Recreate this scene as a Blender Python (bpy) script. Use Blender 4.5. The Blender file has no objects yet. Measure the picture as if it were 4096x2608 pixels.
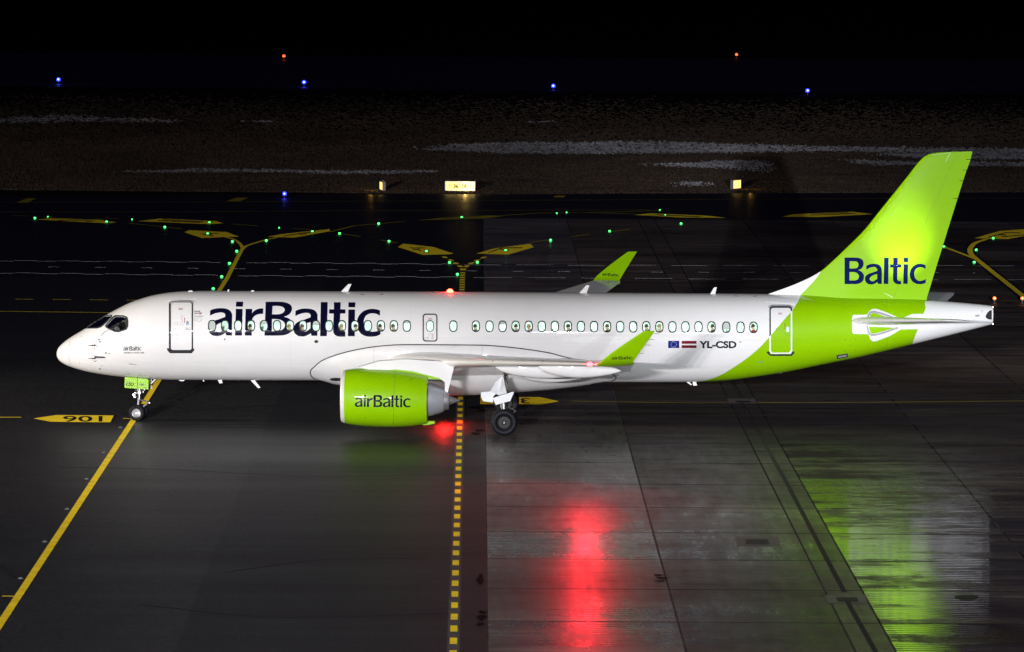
import bpy, bmesh, math, random
from mathutils import Vector, Matrix
from mathutils.bvhtree import BVHTree
from mathutils.geometry import tessellate_polygon
random.seed(7)
SC = bpy.context.scene
COL = SC.collection

# ---------------------------------------------------------------- camera
# The photograph is 4096 x 2608; F is the focal length in its pixels.
F, CX, CD, CH, PIT, YAW, ROL = 16330.4, 20.629, 168.0, 21.357, 0.1025, -0.0105, 0.0081
fw = Vector((math.sin(YAW)*math.cos(PIT), math.cos(YAW)*math.cos(PIT), -math.sin(PIT)))
rt = fw.cross(Vector((0, 0, 1))).normalized()
up = rt.cross(fw)
rt, up = math.cos(ROL)*rt + math.sin(ROL)*up, -math.sin(ROL)*rt + math.cos(ROL)*up
EYE = Vector((CX, -CD, CH))
cd = bpy.data.cameras.new('camera')
cd.sensor_width = 36.0
cd.lens = F/4096*36.0
cd.clip_start, cd.clip_end = 1.0, 8000.0
cam = bpy.data.objects.new('camera', cd)
M = Matrix((rt, up, -fw)).transposed().to_4x4()
M.translation = EYE
cam.matrix_world = M
COL.objects.link(cam)
SC.camera = cam

# ---------------------------------------------------------------- night sky
W = bpy.data.worlds.new('World')
SC.world = W
W.use_nodes = True
bg = W.node_tree.nodes['Background']
bg.inputs['Color'].default_value = (0.16, 0.17, 0.80, 1)
bg.inputs['Strength'].default_value = 0.011
SC.view_settings.view_transform = 'Standard'
SC.view_settings.look = 'None'
SC.view_settings.exposure = 0.0
SC.view_settings.gamma = 1.0
SC.cycles.use_denoising = True
SC.cycles.sample_clamp_indirect = 6.0

# ---------------------------------------------------------------- apron floodlights (on the terminal roof and on a mast by the next stand), with fill spots added
def lamp(name, loc, watt, col, r, kind='POINT', aim=None, cone=60, blend=.5):
    l = bpy.data.lights.new(name, kind)
    l.energy, l.color, l.shadow_soft_size = watt, col, r
    o = bpy.data.objects.new(name, l)
    o.location = loc
    if kind == 'SPOT':
        l.spot_size, l.spot_blend = math.radians(cone), blend
        o.rotation_euler = (Vector(aim)-Vector(loc)).to_track_quat('-Z', 'Y').to_euler()
    COL.objects.link(o)
    return o
for k in range(8):                      # row over the gate, each aimed at its own stretch of the stand
    lamp('roof_or_fill_floodlight', (-14+2.7*k+random.uniform(-.5, .5), -165, 22), 255e3, (1, .965, .99), .35, 'SPOT', (-4+6.2*k, -36, 0), 13.5, 1.0)
lamp('roof_or_fill_floodlight', (21.5, -167, 24), 270e3, (.94, .97, 1), .4, 'SPOT', (19, -30, 0), 17, 1.0)  # added front fill beside the camera, brightens the belly
lamp('roof_or_fill_floodlight', (35.4, -168, 21.6), 1000e3, (.90, .94, 1), .45, 'SPOT', (52, 50, 0), 20, 1.0)
lamp('roof_or_fill_floodlight', (-22, -168, 22), 780e3, (1, .95, .93), .45, 'SPOT', (-14, 60, 0), 25, 1.0)  # added far-throw fill, brightens the grass and pavement on the left
lamp('mast_floodlight', (-118, -6, 18), 520e3, (1, .88, .70), .5, 'SPOT', (12, -4, 1), 26, .9)

# ---------------------------------------------------------------- pixel geometry helpers
def ray(px, py):
    return (fw + rt*((px-2048)/F) + up*((1304-py)/F)).normalized()
def at(px, py, Y):                       # point of the vertical plane Y that the photo shows at this pixel
    d = ray(px, py)
    return EYE + d*((Y-EYE.y)/d.y)
def gp(px, py, z=0.0):                   # point of the ground
    d = ray(px, py)
    return EYE + d*((z-EYE.z)/d.z)
def pix(P):
    d = Vector(P)-EYE
    z = d.dot(fw)
    return 2048+F*d.dot(rt)/z, 1304-F*d.dot(up)/z
def zfor(X, Y, py):
    lo, hi = -3.0, 20.0
    for _ in range(40):
        m = (lo+hi)/2
        if pix((X, Y, m))[1] > py: lo = m
        else: hi = m
    return lo
def pchip(xs, ys):
    keep = [i for i in range(len(xs)) if i == 0 or xs[i] > max(xs[:i])+1e-6]
    xs, ys = [xs[i] for i in keep], [ys[i] for i in keep]
    n = len(xs)
    h = [xs[i+1]-xs[i] for i in range(n-1)]
    d = [(ys[i+1]-ys[i])/h[i] for i in range(n-1)]
    m = [0.0]*n
    m[0], m[-1] = d[0], d[-1]
    for i in range(1, n-1):
        if d[i-1]*d[i] > 0:
            w1, w2 = 2*h[i]+h[i-1], h[i]+2*h[i-1]
            m[i] = (w1+w2)/(w1/d[i-1]+w2/d[i])
    def f(x):
        if x <= xs[0]: return ys[0]
        if x >= xs[-1]: return ys[-1]
        i = 0
        while x > xs[i+1]: i += 1
        t = (x-xs[i])/h[i]
        return ((2*t**3-3*t*t+1)*ys[i] + (t**3-2*t*t+t)*h[i]*m[i] + (3*t*t-2*t**3)*ys[i+1] + (t**3-t*t)*h[i]*m[i+1])
    return f

# ---------------------------------------------------------------- materials
def nt(name):
    m = bpy.data.materials.new(name)
    m.use_nodes = True
    t = m.node_tree
    return m, t, t.nodes['Principled BSDF']
def N(t, typ, **kw):
    n = t.nodes.new(typ)
    for k, v in kw.items():
        if k.startswith('i_'):
            key = k[2:]
            n.inputs[int(key) if key.isdigit() else key.replace('_', ' ')].default_value = v
        else: setattr(n, k, v)
    return n
def mth(t, op, a, b=None, c=None):
    n = t.nodes.new('ShaderNodeMath')
    n.operation = op
    for i, v in enumerate((a, b, c)):
        if v is None: continue
        if isinstance(v, (int, float)): n.inputs[i].default_value = v
        else: t.links.new(v, n.inputs[i])
    return n.outputs[0]
def mixc(t, fac, a, b, typ='MIX'):
    n = t.nodes.new('ShaderNodeMix')
    n.data_type, n.blend_type = 'RGBA', typ
    for s, v in ((0, fac), (6, a), (7, b)):
        if isinstance(v, (int, float)): n.inputs[s].default_value = v
        elif isinstance(v, tuple): n.inputs[s].default_value = v if len(v) == 4 else (*v, 1)
        else: t.links.new(v, n.inputs[s])
    return n.outputs[2]
def ramp(t, fac, stops):
    n = t.nodes.new('ShaderNodeValToRGB')
    e = n.color_ramp.elements
    while len(e) < len(stops): e.new(0.5)
    for el, (p, c) in zip(e, stops):
        el.position = p
        el.color = (c, c, c, 1) if isinstance(c, (int, float)) else (*c, 1)
    t.links.new(fac, n.inputs[0])
    return n.outputs[0]
def noise(t, scale, detail=4, rough=.55, stretch=None, src='Object', off=None):
    tc = t.nodes.new('ShaderNodeTexCoord')
    v = tc.outputs[src]
    if stretch or off:
        mp = t.nodes.new('ShaderNodeMapping')
        if stretch: mp.inputs['Scale'].default_value = stretch
        if off: mp.inputs['Location'].default_value = off
        t.links.new(v, mp.inputs[0])
        v = mp.outputs[0]
    n = N(t, 'ShaderNodeTexNoise', i_Scale=scale, i_Detail=detail, i_Roughness=rough)
    t.links.new(v, n.inputs['Vector'])
    return n.outputs[0]
def bump(t, b, h, strength, dist):
    n = N(t, 'ShaderNodeBump', i_Strength=strength, i_Distance=dist)
    t.links.new(h, n.inputs['Height'])
    t.links.new(n.outputs[0], b.inputs['Normal'])
def basic(name, col, rough=.4, metal=0.0, var=.12, scale=3.0, coat=0.0, spec=.5, stretch=None, sheen=0.0):
    m, t, b = nt(name)
    nz = noise(t, scale, 5, .6, stretch)
    lo = tuple(c*(1-var) for c in col)
    hi = tuple(min(1, c*(1+var*.6)) for c in col)
    c = mixc(t, ramp(t, nz, [(.3, 0), (.7, 1)]), lo, hi)
    t.links.new(c, b.inputs['Base Color'])
    r = mth(t, 'MULTIPLY_ADD', nz, rough*.3, rough*.85)
    t.links.new(r, b.inputs['Roughness'])
    b.inputs['Metallic'].default_value = metal
    b.inputs['Coat Weight'].default_value = coat
    b.inputs['Coat Roughness'].default_value = .04
    b.inputs['Specular IOR Level'].default_value = spec
    if sheen:
        b.inputs['Sheen Weight'].default_value = sheen
        b.inputs['Sheen Roughness'].default_value = .35
        b.inputs['Sheen Tint'].default_value = (*col, 1)
    return m
def emit(name, col, s):
    m, t, b = nt(name)
    b.inputs['Base Color'].default_value = (*[min(1, c) for c in col], 1)
    b.inputs['Emission Color'].default_value = (*col, 1)
    b.inputs['Emission Strength'].default_value = s
    return m
GREEN = (.27, .55, .0)
WHITE = (.80, .80, .80)
M_white = basic('white_paint', WHITE, .45, var=.05, scale=1.2, coat=.6, spec=.12)
M_green = basic('lime_paint', GREEN, .42, var=.06, scale=1.0, coat=.6, spec=.12)
M_navy = basic('navy_lettering', (.004, .004, .022), .4, var=.1, coat=.7, spec=0)
M_bluel = basic('blue_lettering', (.006, .012, .075), .4, var=.1, coat=.05, spec=0)
M_black = basic('black_lettering', (.006, .006, .010), .5, var=.1, spec=.1)
M_seal = basic('grey_seal', (.036, .036, .042), .5, spec=.1)
M_mark = basic('faint_grey_stencil', (.30, .28, .28), .5, spec=.08)
M_red = basic('red_stencil', (.28, .02, .03), .5, spec=.08)
M_maroon = basic('maroon_flag', (.18, .006, .022), .4, spec=.08)
M_euro = basic('blue_flag', (.008, .016, .20), .4, spec=.08)
M_flagw = basic('white_flag', (.85, .85, .85), .4, var=.03)
M_metal = basic('bare_metal', (.62, .62, .64), .28, 1.0, var=.15)
M_alloy = basic('grey_alloy', (.50, .51, .54), .38, .8, var=.2)
M_lip = basic('inlet_lip_metal', (.82, .80, .78), .3, .25, var=.05)
M_dark = basic('dark_metal', (.020, .020, .021), .5, .3, spec=.3)
M_rubber = basic('tyre_rubber', (.006, .007, .012), .55, var=.3, scale=8, spec=.18)
M_door = basic('gear_door_paint', (.72, .74, .78), .4, var=.08, coat=.3)
M_void = basic('dark_bay', (.012, .012, .014), .8)
M_glassdark = basic('cockpit_screen', (.01, .012, .014), .08, var=.1, coat=1)
M_cabin = basic('cabin_lining', (.72, .78, .74), .6, var=.05)
M_seat = basic('seat_fabric', (.13, .19, .15), .8)
M_kite = basic('stabiliser_seal', (.36, .35, .40), .5)

def pane_material():
    m, t, b = nt('window_pane')
    t.nodes.remove(b)
    out = t.nodes['Material Output']
    tr = N(t, 'ShaderNodeBsdfTransparent')
    gl = N(t, 'ShaderNodeBsdfGlossy', i_Roughness=.03)
    fr = N(t, 'ShaderNodeFresnel', i_IOR=1.45)
    nz = noise(t, 6, 3)
    t.links.new(mixc(t, nz, (.93, .97, .95), (.99, 1, 1)), tr.inputs[0])
    mx = N(t, 'ShaderNodeMixShader')
    t.links.new(fr.outputs[0], mx.inputs[0])
    t.links.new(tr.outputs[0], mx.inputs[1])
    t.links.new(gl.outputs[0], mx.inputs[2])
    t.links.new(mx.outputs[0], out.inputs[0])
    return m
M_pane = pane_material()

# ---------------------------------------------------------------- mesh helpers
def finish(o, parent=None, label=None, cat=None, group=None, kind=None):
    if parent is not None:
        o.parent = parent
        o.matrix_parent_inverse = Matrix.Translation(-WORLDPOS.get(parent.name, Vector((0, 0, 0))))
    if label: o['label'] = label
    if cat: o['category'] = cat
    if group: o['group'] = group
    if kind: o['kind'] = kind
    return o
WORLDPOS = {}
def mk(name, verts, faces, mat, parent=None, smooth=True, angle=35, **kw):
    me = bpy.data.meshes.new(name)
    me.from_pydata([tuple(v) for v in verts], [], faces)
    for m in (mat if isinstance(mat, (list, tuple)) else [mat]): me.materials.append(m)
    bm = bmesh.new()
    bm.from_mesh(me)
    bmesh.ops.recalc_face_normals(bm, faces=bm.faces)
    bm.to_mesh(me)
    bm.free()
    if smooth:
        me.shade_smooth()
        me.set_sharp_from_angle(angle=math.radians(angle))
    o = bpy.data.objects.new(name, me)
    COL.objects.link(o)
    return finish(o, parent, **kw)
class MB:
    def __init__(s): s.v, s.f = [], []
    def add(s, v, f):
        b = len(s.v)
        s.v += [Vector(p) for p in v]
        s.f += [tuple(i+b for i in q) for q in f]
        return s
    def loft(s, rings, cap=True, closed=True):
        n = len(rings[0])
        v = [p for r in rings for p in r]
        f = []
        for i in range(len(rings)-1):
            for k in range(n if closed else n-1):
                a, b = i*n+k, i*n+(k+1) % n
                f.append((a, b, b+n, a+n))
        if cap:
            f.append(tuple(range(n)))
            f.append(tuple((len(rings)-1)*n+k for k in reversed(range(n))))
        return s.add(v, f)
    def tube(s, path, rad, n=10, cap=True):
        path = [Vector(p) for p in path]
        if not isinstance(rad, (list, tuple)): rad = [rad]*len(path)
        rings = []
        for i, p in enumerate(path):
            d = (path[min(i+1, len(path)-1)]-path[max(i-1, 0)]).normalized()
            a = d.orthogonal().normalized() if i == 0 else (a0 - d*a0.dot(d)).normalized()
            a0 = a
            b = d.cross(a)
            rings.append([p+(a*math.cos(q)+b*math.sin(q))*rad[i] for q in [2*math.pi*k/n for k in range(n)]])
        return s.loft(rings, cap)
    def lathe(s, prof, o=(0, 0, 0), axis='X', n=40, tilt=0.0, cap=False):
        rings = []
        for a, r in prof:
            rg = []
            for k in range(n):
                q = 2*math.pi*k/n
                c, e = r*math.cos(q), r*math.sin(q)
                p = (a, e, c) if axis == 'X' else ((c, a, e) if axis == 'Y' else (c, e, a))
                rg.append(Vector(o)+Vector(p)+Vector((0, 0, -tilt*a if axis == 'X' else 0)))
            rings.append(rg)
        return s.loft(rings, cap)
    def prism(s, poly, off):
        off = Vector(off)
        n = len(poly)
        v = [Vector(p) for p in poly]+[Vector(p)+off for p in poly]
        f = [tuple(range(n)), tuple(range(2*n-1, n-1, -1))]
        f += [(i, (i+1) % n, (i+1) % n+n, i+n) for i in range(n)]
        return s.add(v, f)
    def box(s, c, d, rz=0.0):
        c = Vector(c)
        R = Matrix.Rotation(rz, 3, 'Z')
        v = [c+R@Vector((d[0]*i/2, d[1]*j/2, d[2]*k/2)) for i in (-1, 1) for j in (-1, 1) for k in (-1, 1)]
        return s.add(v, [(0, 1, 3, 2), (4, 6, 7, 5), (0, 4, 5, 1), (2, 3, 7, 6), (0, 2, 6, 4), (1, 5, 7, 3)])
    def ball(s, c, r, n=12, m=7, sc=(1, 1, 1)):
        rings = []
        for i in range(m+1):
            th = math.pi*(i+.02)/(m+.04)
            rings.append([Vector(c)+Vector((r*math.sin(th)*math.cos(2*math.pi*k/n)*sc[0], r*math.sin(th)*math.sin(2*math.pi*k/n)*sc[1], r*math.cos(th)*sc[2])) for k in range(n)])
        return s.loft(rings)
    def build(s, name, mat, parent=None, **kw): return mk(name, s.v, s.f, mat, parent, **kw)
    def mirror(s):
        m = MB()
        m.v = [Vector((p.x, -p.y, p.z)) for p in s.v]
        m.f = [tuple(reversed(q)) for q in s.f]
        return m
def thing(name, loc, label, cat, group=None):
    o = bpy.data.objects.new(name, None)
    o.location = loc
    o.empty_display_size = .5
    COL.objects.link(o)
    WORLDPOS[o.name] = Vector(loc)
    return finish(o, None, label, cat, group)
def copy_tree(o, parent=None):
    c = o.copy()
    COL.objects.link(c)
    if parent is not None:
        c.parent = parent
        c.matrix_parent_inverse = o.matrix_parent_inverse.copy()
    for ch in list(o.children): copy_tree(ch, c)
    return c
def bvh_of(*objs):
    v, f = [], []
    for o in objs:
        b = len(v)
        v += [x.co.copy() for x in o.data.vertices]
        f += [tuple(i+b for i in p.vertices) for p in o.data.polygons]
    return BVHTree.FromPolygons(v, f)

# ---------------------------------------------------------------- painted shapes that follow a surface
def tri(loops):
    pts = [Vector((p[0], p[1], 0)) for lp in loops for p in lp]
    fs = tessellate_polygon([[Vector((p[0], p[1], 0)) for p in lp] for lp in loops])
    return pts, [tuple(f) for f in fs]
def cut_grid(pts, fs, sx, sy):
    bm = bmesh.new()
    vs = [bm.verts.new(p) for p in pts]
    for f in fs:
        try: bm.faces.new([vs[i] for i in f])
        except ValueError: pass
    for ax, st in ((0, sx), (1, sy)):
        lo, hi = min(p[ax] for p in pts), max(p[ax] for p in pts)
        q = math.ceil(lo/st)*st
        while q < hi:
            co = Vector((q, 0, 0)) if ax == 0 else Vector((0, q, 0))
            no = Vector((1, 0, 0)) if ax == 0 else Vector((0, 1, 0))
            bmesh.ops.bisect_plane(bm, geom=bm.verts[:]+bm.edges[:]+bm.faces[:], plane_co=co, plane_no=no, dist=1e-5)
            q += st
    bm.verts.index_update()
    v = [x.co.copy() for x in bm.verts]
    f = [tuple(x.index for x in q.verts) for q in bm.faces]
    bm.free()
    return v, f
def decal(name, shapes, mat, bvh, parent, off=.006, sx=14, sy=4, holes=None, **kw):
    """shapes: list of (loops) in photo pixels or ready (points, faces); laid on the surface under those pixels."""
    mb = MB()
    for s in shapes:
        pts, fs = s if isinstance(s, tuple) else tri(s)
        v, f = cut_grid(pts, fs, sx, sy)
        if holes:
            keep = []
            for q in f:
                cx, cy = sum(v[i].x for i in q)/len(q), sum(v[i].y for i in q)/len(q)
                if not any((abs(cx-h[0])/h[2])**2.6+(abs(cy-h[1])/h[3])**2.6 < 1 for h in holes): keep.append(q)
            f = keep
        out = []
        for p in v:
            d = ray(p.x, p.y)
            h = bvh.ray_cast(EYE, d)
            if h[0] is None:
                q = EYE+d*(EYE.y*-1)
                h = bvh.find_nearest(q)
            n = h[1]
            if n.dot(d) > 0: n = -n
            out.append(h[0]+n*off)
        mb.add(out, f)
    me = bpy.data.meshes.new(name)
    me.from_pydata([tuple(p) for p in mb.v], [], mb.f)
    me.materials.append(mat)
    me.shade_smooth()
    o = bpy.data.objects.new(name, me)
    COL.objects.link(o)
    return finish(o, parent, **kw)
def smooth_loop(lp, k=5):
    """(x, y) smooth, (x, y, 1) corner; Catmull-Rom through the points between corners."""
    n = len(lp)
    out = []
    for i in range(n):
        p0, p1, p2, p3 = lp[i-1], lp[i], lp[(i+1) % n], lp[(i+2) % n]
        c1, c2 = len(p1) > 2, len(p2) > 2
        a, b = Vector(p1[:2]), Vector(p2[:2])
        if c1 and c2:
            out.append(a)
            continue
        m1 = (b-a) if c1 else (b-Vector(p0[:2]))*.5
        m2 = (b-a) if c2 else (Vector(p3[:2])-a)*.5
        for j in range(k):
            t = j/k
            out.append((2*t**3-3*t*t+1)*a+(t**3-2*t*t+t)*m1+(3*t*t-2*t**3)*b+(t**3-t*t)*m2)
    return [(p.x, p.y) for p in out]
def crn(*p): return [(x, y, 1) for x, y in p]
def stroke(path, w):
    """a bent line of width w as a polygon"""
    P = [Vector(p) for p in path]
    L, R = [], []
    for i, p in enumerate(P):
        d1 = (P[i]-P[i-1]).normalized() if i else (P[1]-P[0]).normalized()
        d2 = (P[i+1]-P[i]).normalized() if i < len(P)-1 else d1
        d = (d1+d2).normalized()
        nn = Vector((-d.y, d.x))*(w/2/max(.4, d.dot(d1)))
        L.append(p+nn)
        R.append(p-nn)
    return [(q.x, q.y) for q in L+R[::-1]]
def rrect(x0, y0, x1, y1, r, n=5):
    out = []
    for cx, cy, a in ((x1-r, y0+r, -90), (x1-r, y1-r, 0), (x0+r, y1-r, 90), (x0+r, y0+r, 180)):
        for k in range(n+1):
            q = math.radians(a+90*k/n)
            out.append((cx+r*math.cos(q), cy+r*math.sin(q)))
    return out
def oval(cx, cy, a, b, n=24, e=2.6):
    out = []
    for k in range(n):
        q = 2*math.pi*k/n
        c, s = math.cos(q), math.sin(q)
        out.append((cx+a*math.copysign(abs(c)**(2/e), c), cy+b*math.copysign(abs(s)**(2/e), s)))
    return out
def text_shape(s, box, flip=False, bold=0.0):
    """lettering in Blender's own font, fitted to a pixel box (x0, y0, x1, y1)"""
    cu = bpy.data.curves.new('lettering_curve', 'FONT')
    cu.body = s
    cu.fill_mode = 'BOTH'
    cu.offset = bold
    cu.resolution_u = 4
    o = bpy.data.objects.new('lettering_curve', cu)
    COL.objects.link(o)
    dg = bpy.context.evaluated_depsgraph_get()
    me = o.evaluated_get(dg).to_mesh()
    P = [v.co.copy() for v in me.vertices]
    fs = [tuple(p.vertices) for p in me.polygons]
    o.evaluated_get(dg).to_mesh_clear()
    bpy.data.objects.remove(o)
    bpy.data.curves.remove(cu)
    x0, x1 = min(p.x for p in P), max(p.x for p in P)
    y0, y1 = min(p.y for p in P), max(p.y for p in P)
    out = []
    for p in P:
        u, v = (p.x-x0)/(x1-x0), (p.y-y0)/(y1-y0)
        if flip: u, v = 1-u, 1-v
        out.append(Vector((box[0]+u*(box[2]-box[0]), box[3]+v*(box[1]-box[3]), 0)))
    return out, fs

# the airline's wordmark, drawn letter by letter: a heavy cut for the fuselage and a lighter one
A_h = [[(243, 318, 1), (300, 288), (380, 266), (480, 257), (590, 263), (670, 285), (730, 325), (765, 385), (775, 450), (768, 914, 1), (632, 914, 1), (612, 848, 1), (560, 885), (480, 920), (400, 930), (310, 915), (240, 870), (200, 800), (193, 735), (215, 665), (265, 605), (345, 560), (460, 522), (605, 468, 1), (606, 420), (590, 385), (540, 365), (470, 362), (380, 380), (300, 410), (240, 440, 1)],
       [(606, 585, 1), (500, 612), (425, 645), (378, 690), (365, 745), (385, 790), (430, 812), (480, 808), (540, 785), (602, 738, 1)]]
I_h = [[crn((872, 102), (1040, 102), (1030, 222), (862, 222))], [crn((862, 275), (1028, 275), (1010, 916), (843, 916))]]
R_h = [[(1098, 275, 1), (1260, 275, 1), (1252, 385, 1), (1290, 335), (1360, 288), (1440, 266), (1525, 263, 1), (1520, 395, 1), (1440, 397), (1370, 415), (1310, 450), (1268, 505), (1252, 580), (1246, 916, 1), (1080, 916, 1)]]
B_h = [[(1580, 105, 1), (1880, 103), (2000, 110), (2110, 137), (2185, 185), (2213, 250), (2208, 320), (2165, 390), (2090, 440), (2020, 466, 1), (2120, 495), (2200, 555), (2245, 635), (2245, 715), (2215, 800), (2140, 865), (2030, 905), (1880, 918), (1553, 918, 1)],
       [(1748, 205, 1), (1880, 205), (1980, 225), (2030, 270), (2038, 310), (2010, 360), (1950, 392), (1860, 404), (1738, 405, 1)],
       [(1735, 522, 1), (1860, 525), (1960, 548), (2025, 600), (2045, 670), (2020, 740), (1950, 790), (1850, 810), (1728, 812, 1)]]
L_h = [crn((622, 112), (788, 112), (768, 930), (603, 930))]
T_h = [[(935, 115, 1), (1102, 115, 1), (1095, 285, 1), (1215, 287, 1), (1215, 388, 1), (1090, 388, 1), (1082, 740), (1095, 792), (1130, 815), (1212, 818, 1), (1210, 942, 1), (1080, 942), (1000, 925), (940, 875), (918, 800), (920, 700), (932, 388, 1), (820, 388, 1), (822, 285, 1), (938, 285, 1)]]
I2_h = [[crn((1288, 117), (1455, 117), (1450, 237), (1283, 237))], [crn((1285, 290), (1445, 290), (1440, 932), (1272, 932))]]
C_h = [[(2048, 315, 1), (1980, 288), (1880, 275), (1770, 285), (1650, 330), (1560, 410), (1510, 500), (1495, 600), (1500, 720), (1545, 820), (1620, 895), (1720, 935), (1830, 945), (1960, 930), (2058, 888, 1), (2052, 775, 1), (1970, 810), (1880, 823), (1790, 810), (1720, 760), (1670, 690), (1655, 600), (1668, 510), (1720, 430), (1800, 390), (1880, 383), (1970, 400), (2045, 442, 1)]]
def sh(loops, dx, dy): return [[(p[0]+dx, p[1]+dy, *p[2:]) for p in lp] for lp in loops]
HEAVY = [A_h, *I_h, R_h, B_h, sh(A_h, 2057, 9), sh(L_h, 2287.6, 0) if False else [[(p[0]+2287.6, p[1], 1) for p in L_h[0]]], sh(T_h, 2287.6, 0), *[sh(g, 2287.6, 0) for g in I2_h], sh(C_h, 2287.6, 0)]
B_m = [[(180, 127, 1), (440, 127), (540, 138), (620, 175), (660, 250), (655, 330), (610, 405), (525, 447, 1), (600, 480), (660, 550), (672, 625), (650, 710), (590, 765), (500, 798), (400, 802), (178, 802, 1)],
       [(305, 222, 1), (430, 222), (500, 240), (532, 300), (520, 360), (480, 395), (400, 405), (305, 405, 1)],
       [(305, 495, 1), (420, 497), (490, 520), (535, 570), (543, 610), (520, 670), (470, 700), (400, 707), (303, 707, 1)]]
A_m = [[(730, 335, 1), (800, 302), (880, 287), (960, 288), (1040, 310), (1095, 360), (1118, 420), (1125, 500), (1122, 798, 1), (1025, 798, 1), (1010, 748, 1), (960, 780), (900, 805), (840, 810), (770, 795), (715, 745), (695, 680), (700, 625), (730, 580), (790, 540), (880, 508), (1005, 465, 1), (1000, 415), (970, 380), (920, 367), (850, 377), (790, 400), (730, 437, 1)],
       [(1005, 545, 1), (900, 580), (830, 630), (815, 670), (835, 710), (885, 730), (930, 715), (1005, 668, 1)]]
L_m = [crn((1183, 133), (1298, 133), (1287, 798), (1170, 798))]
T_m = [[(1415, 135, 1), (1528, 135, 1), (1525, 302, 1), (1617, 302, 1), (1615, 380, 1), (1522, 380, 1), (1515, 650), (1530, 700), (1565, 723), (1612, 722, 1), (1610, 803, 1), (1530, 803), (1460, 780), (1415, 725), (1405, 650), (1412, 380, 1), (1333, 380, 1), (1335, 302, 1), (1414, 302, 1)]]
I_m = [[crn((1682, 135), (1793, 135), (1790, 242), (1680, 242))], [crn((1677, 300), (1790, 300), (1778, 795), (1665, 795))]]
C_m = [[(2232, 322, 1), (2170, 298), (2090, 287), (2010, 298), (1930, 345), (1865, 420), (1835, 510), (1832, 580), (1855, 670), (1910, 745), (1990, 790), (2080, 803), (2160, 797), (2236, 768, 1), (2237, 667, 1), (2180, 700), (2090, 720), (2020, 700), (1965, 640), (1945, 560), (1950, 490), (1985, 420), (2050, 378), (2110, 372), (2170, 385), (2232, 422, 1)]]
R_m = [[(-188, 300, 1), (-72, 300, 1), (-78, 385, 1), (-30, 335), (40, 303), (133, 297, 1), (130, 395, 1), (50, 405), (-20, 440), (-65, 510), (-72, 580), (-75, 797, 1), (-197, 797, 1)]]
BALTIC = [B_m, A_m, L_m, T_m, *I_m, C_m]
AIRBALTIC = [sh(A_m, -1565, 0), *[sh(g, -2042, 0) for g in I_m], R_m]+BALTIC
def glyphs(gl, fn):
    return [[[fn(*p) for p in smooth_loop(lp)] for lp in g] for g in gl]
def word(gl, p0, p1, cap, base=800, top=127, shear=0.0):
    """baseline from pixel p0 to p1, capitals cap pixels tall"""
    xs = [p[0] for g in gl for lp in g for p in lp]
    x0, x1 = min(xs), max(xs)
    p0, p1 = Vector(p0), Vector(p1)
    def fn(x, y):
        h = (base-y)/(base-top)*cap
        q = p0+(p1-p0)*((x-x0)/(x1-x0))+Vector((shear*h, -h))
        return q.x, q.y
    return glyphs(gl, fn)

# ================================================================ THE GROUND
GR = math.radians(1.1)                  # the paving grid is turned 1.1 degrees against the aircraft
ex, ey = Vector((math.cos(GR), math.sin(GR), 0)), Vector((-math.sin(GR), math.cos(GR), 0))
def loc2(P): return P.dot(ex), P.dot(ey)
def sheet(name, pts, z, mat, kind='structure', local=True):
    """flat sheet; its own axes follow the paving grid"""
    v = [(*loc2(Vector((p[0], p[1], 0))), 0) for p in pts]
    o = mk(name, v, [tuple(range(len(v)))], mat, smooth=False, kind=kind)
    o.rotation_euler = (0, 0, GR)
    o.location = (0, 0, z)
    return o
def m_asphalt(name, c0, c1, rough=.5, patch=None):
    m, t, b = nt(name)
    big = noise(t, .11, 6, .65, (1, .35, 1))
    fine = noise(t, 7, 3, .85)
    spk = noise(t, 26, 2, .9)
    streak = noise(t, .25, 4, .6, (.12, 1.4, 1))
    c = mixc(t, ramp(t, big, [(.3, 0), (.7, 1)]), c0, c1)
    c = mixc(t, ramp(t, fine, [(.25, .55), (.75, 1.35)]), (0, 0, 0), c) if False else mixc(t, 1.0, c, ramp(t, fine, [(.32, .22), (.68, 1.0)]), 'MULTIPLY')
    gr_ = noise(t, 3.2, 4, .8)
    c = mixc(t, 1.0, c, ramp(t, gr_, [(.32, .45), (.66, 1.0)]), 'MULTIPLY')
    c = mixc(t, ramp(t, streak, [(.55, 0), (.8, .45)]), c, tuple(x*.5 for x in c0))
    c = mixc(t, ramp(t, spk, [(.66, 0), (.8, .5)]), c, (.17, .16, .14))
    t.links.new(c, b.inputs['Base Color'])
    r = mth(t, 'MULTIPLY_ADD', streak, -.25, rough+.12)
    t.links.new(r, b.inputs['Roughness'])
    b.inputs['IOR'].default_value = 1.35
    bump(t, b, fine, .35, .02)
    return m
def m_grass():
    m, t, b = nt('winter_grass')
    big = noise(t, .03, 6, .65, (1, .5, 1))
    mid = noise(t, .8, 7, .8, (.45, .30, 1))
    fine = noise(t, 4, 4, .8, (1, .35, 1))
    c = mixc(t, ramp(t, big, [(.35, 0), (.65, 1)]), (.11, .08, .065), (.19, .145, .11))
    c = mixc(t, 1.0, c, ramp(t, mid, [(.3, .22), (.68, 1.0)]), 'MULTIPLY')
    c = mixc(t, 1.0, c, ramp(t, fine, [(.3, .5), (.7, 1.0)]), 'MULTIPLY')
    t.links.new(c, b.inputs['Base Color'])
    b.inputs['Roughness'].default_value = 1
    b.inputs['Specular IOR Level'].default_value = .05
    n = mth(t, 'ADD', mid, fine)
    bump(t, b, n, 1.0, 1.2)
    return m
A0 = loc2(gp(1936, 1594))[0]
A0 = (A0+loc2(gp(1955, 2608))[0])/2     # edge between asphalt and concrete
xs_j = [A0]
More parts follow.
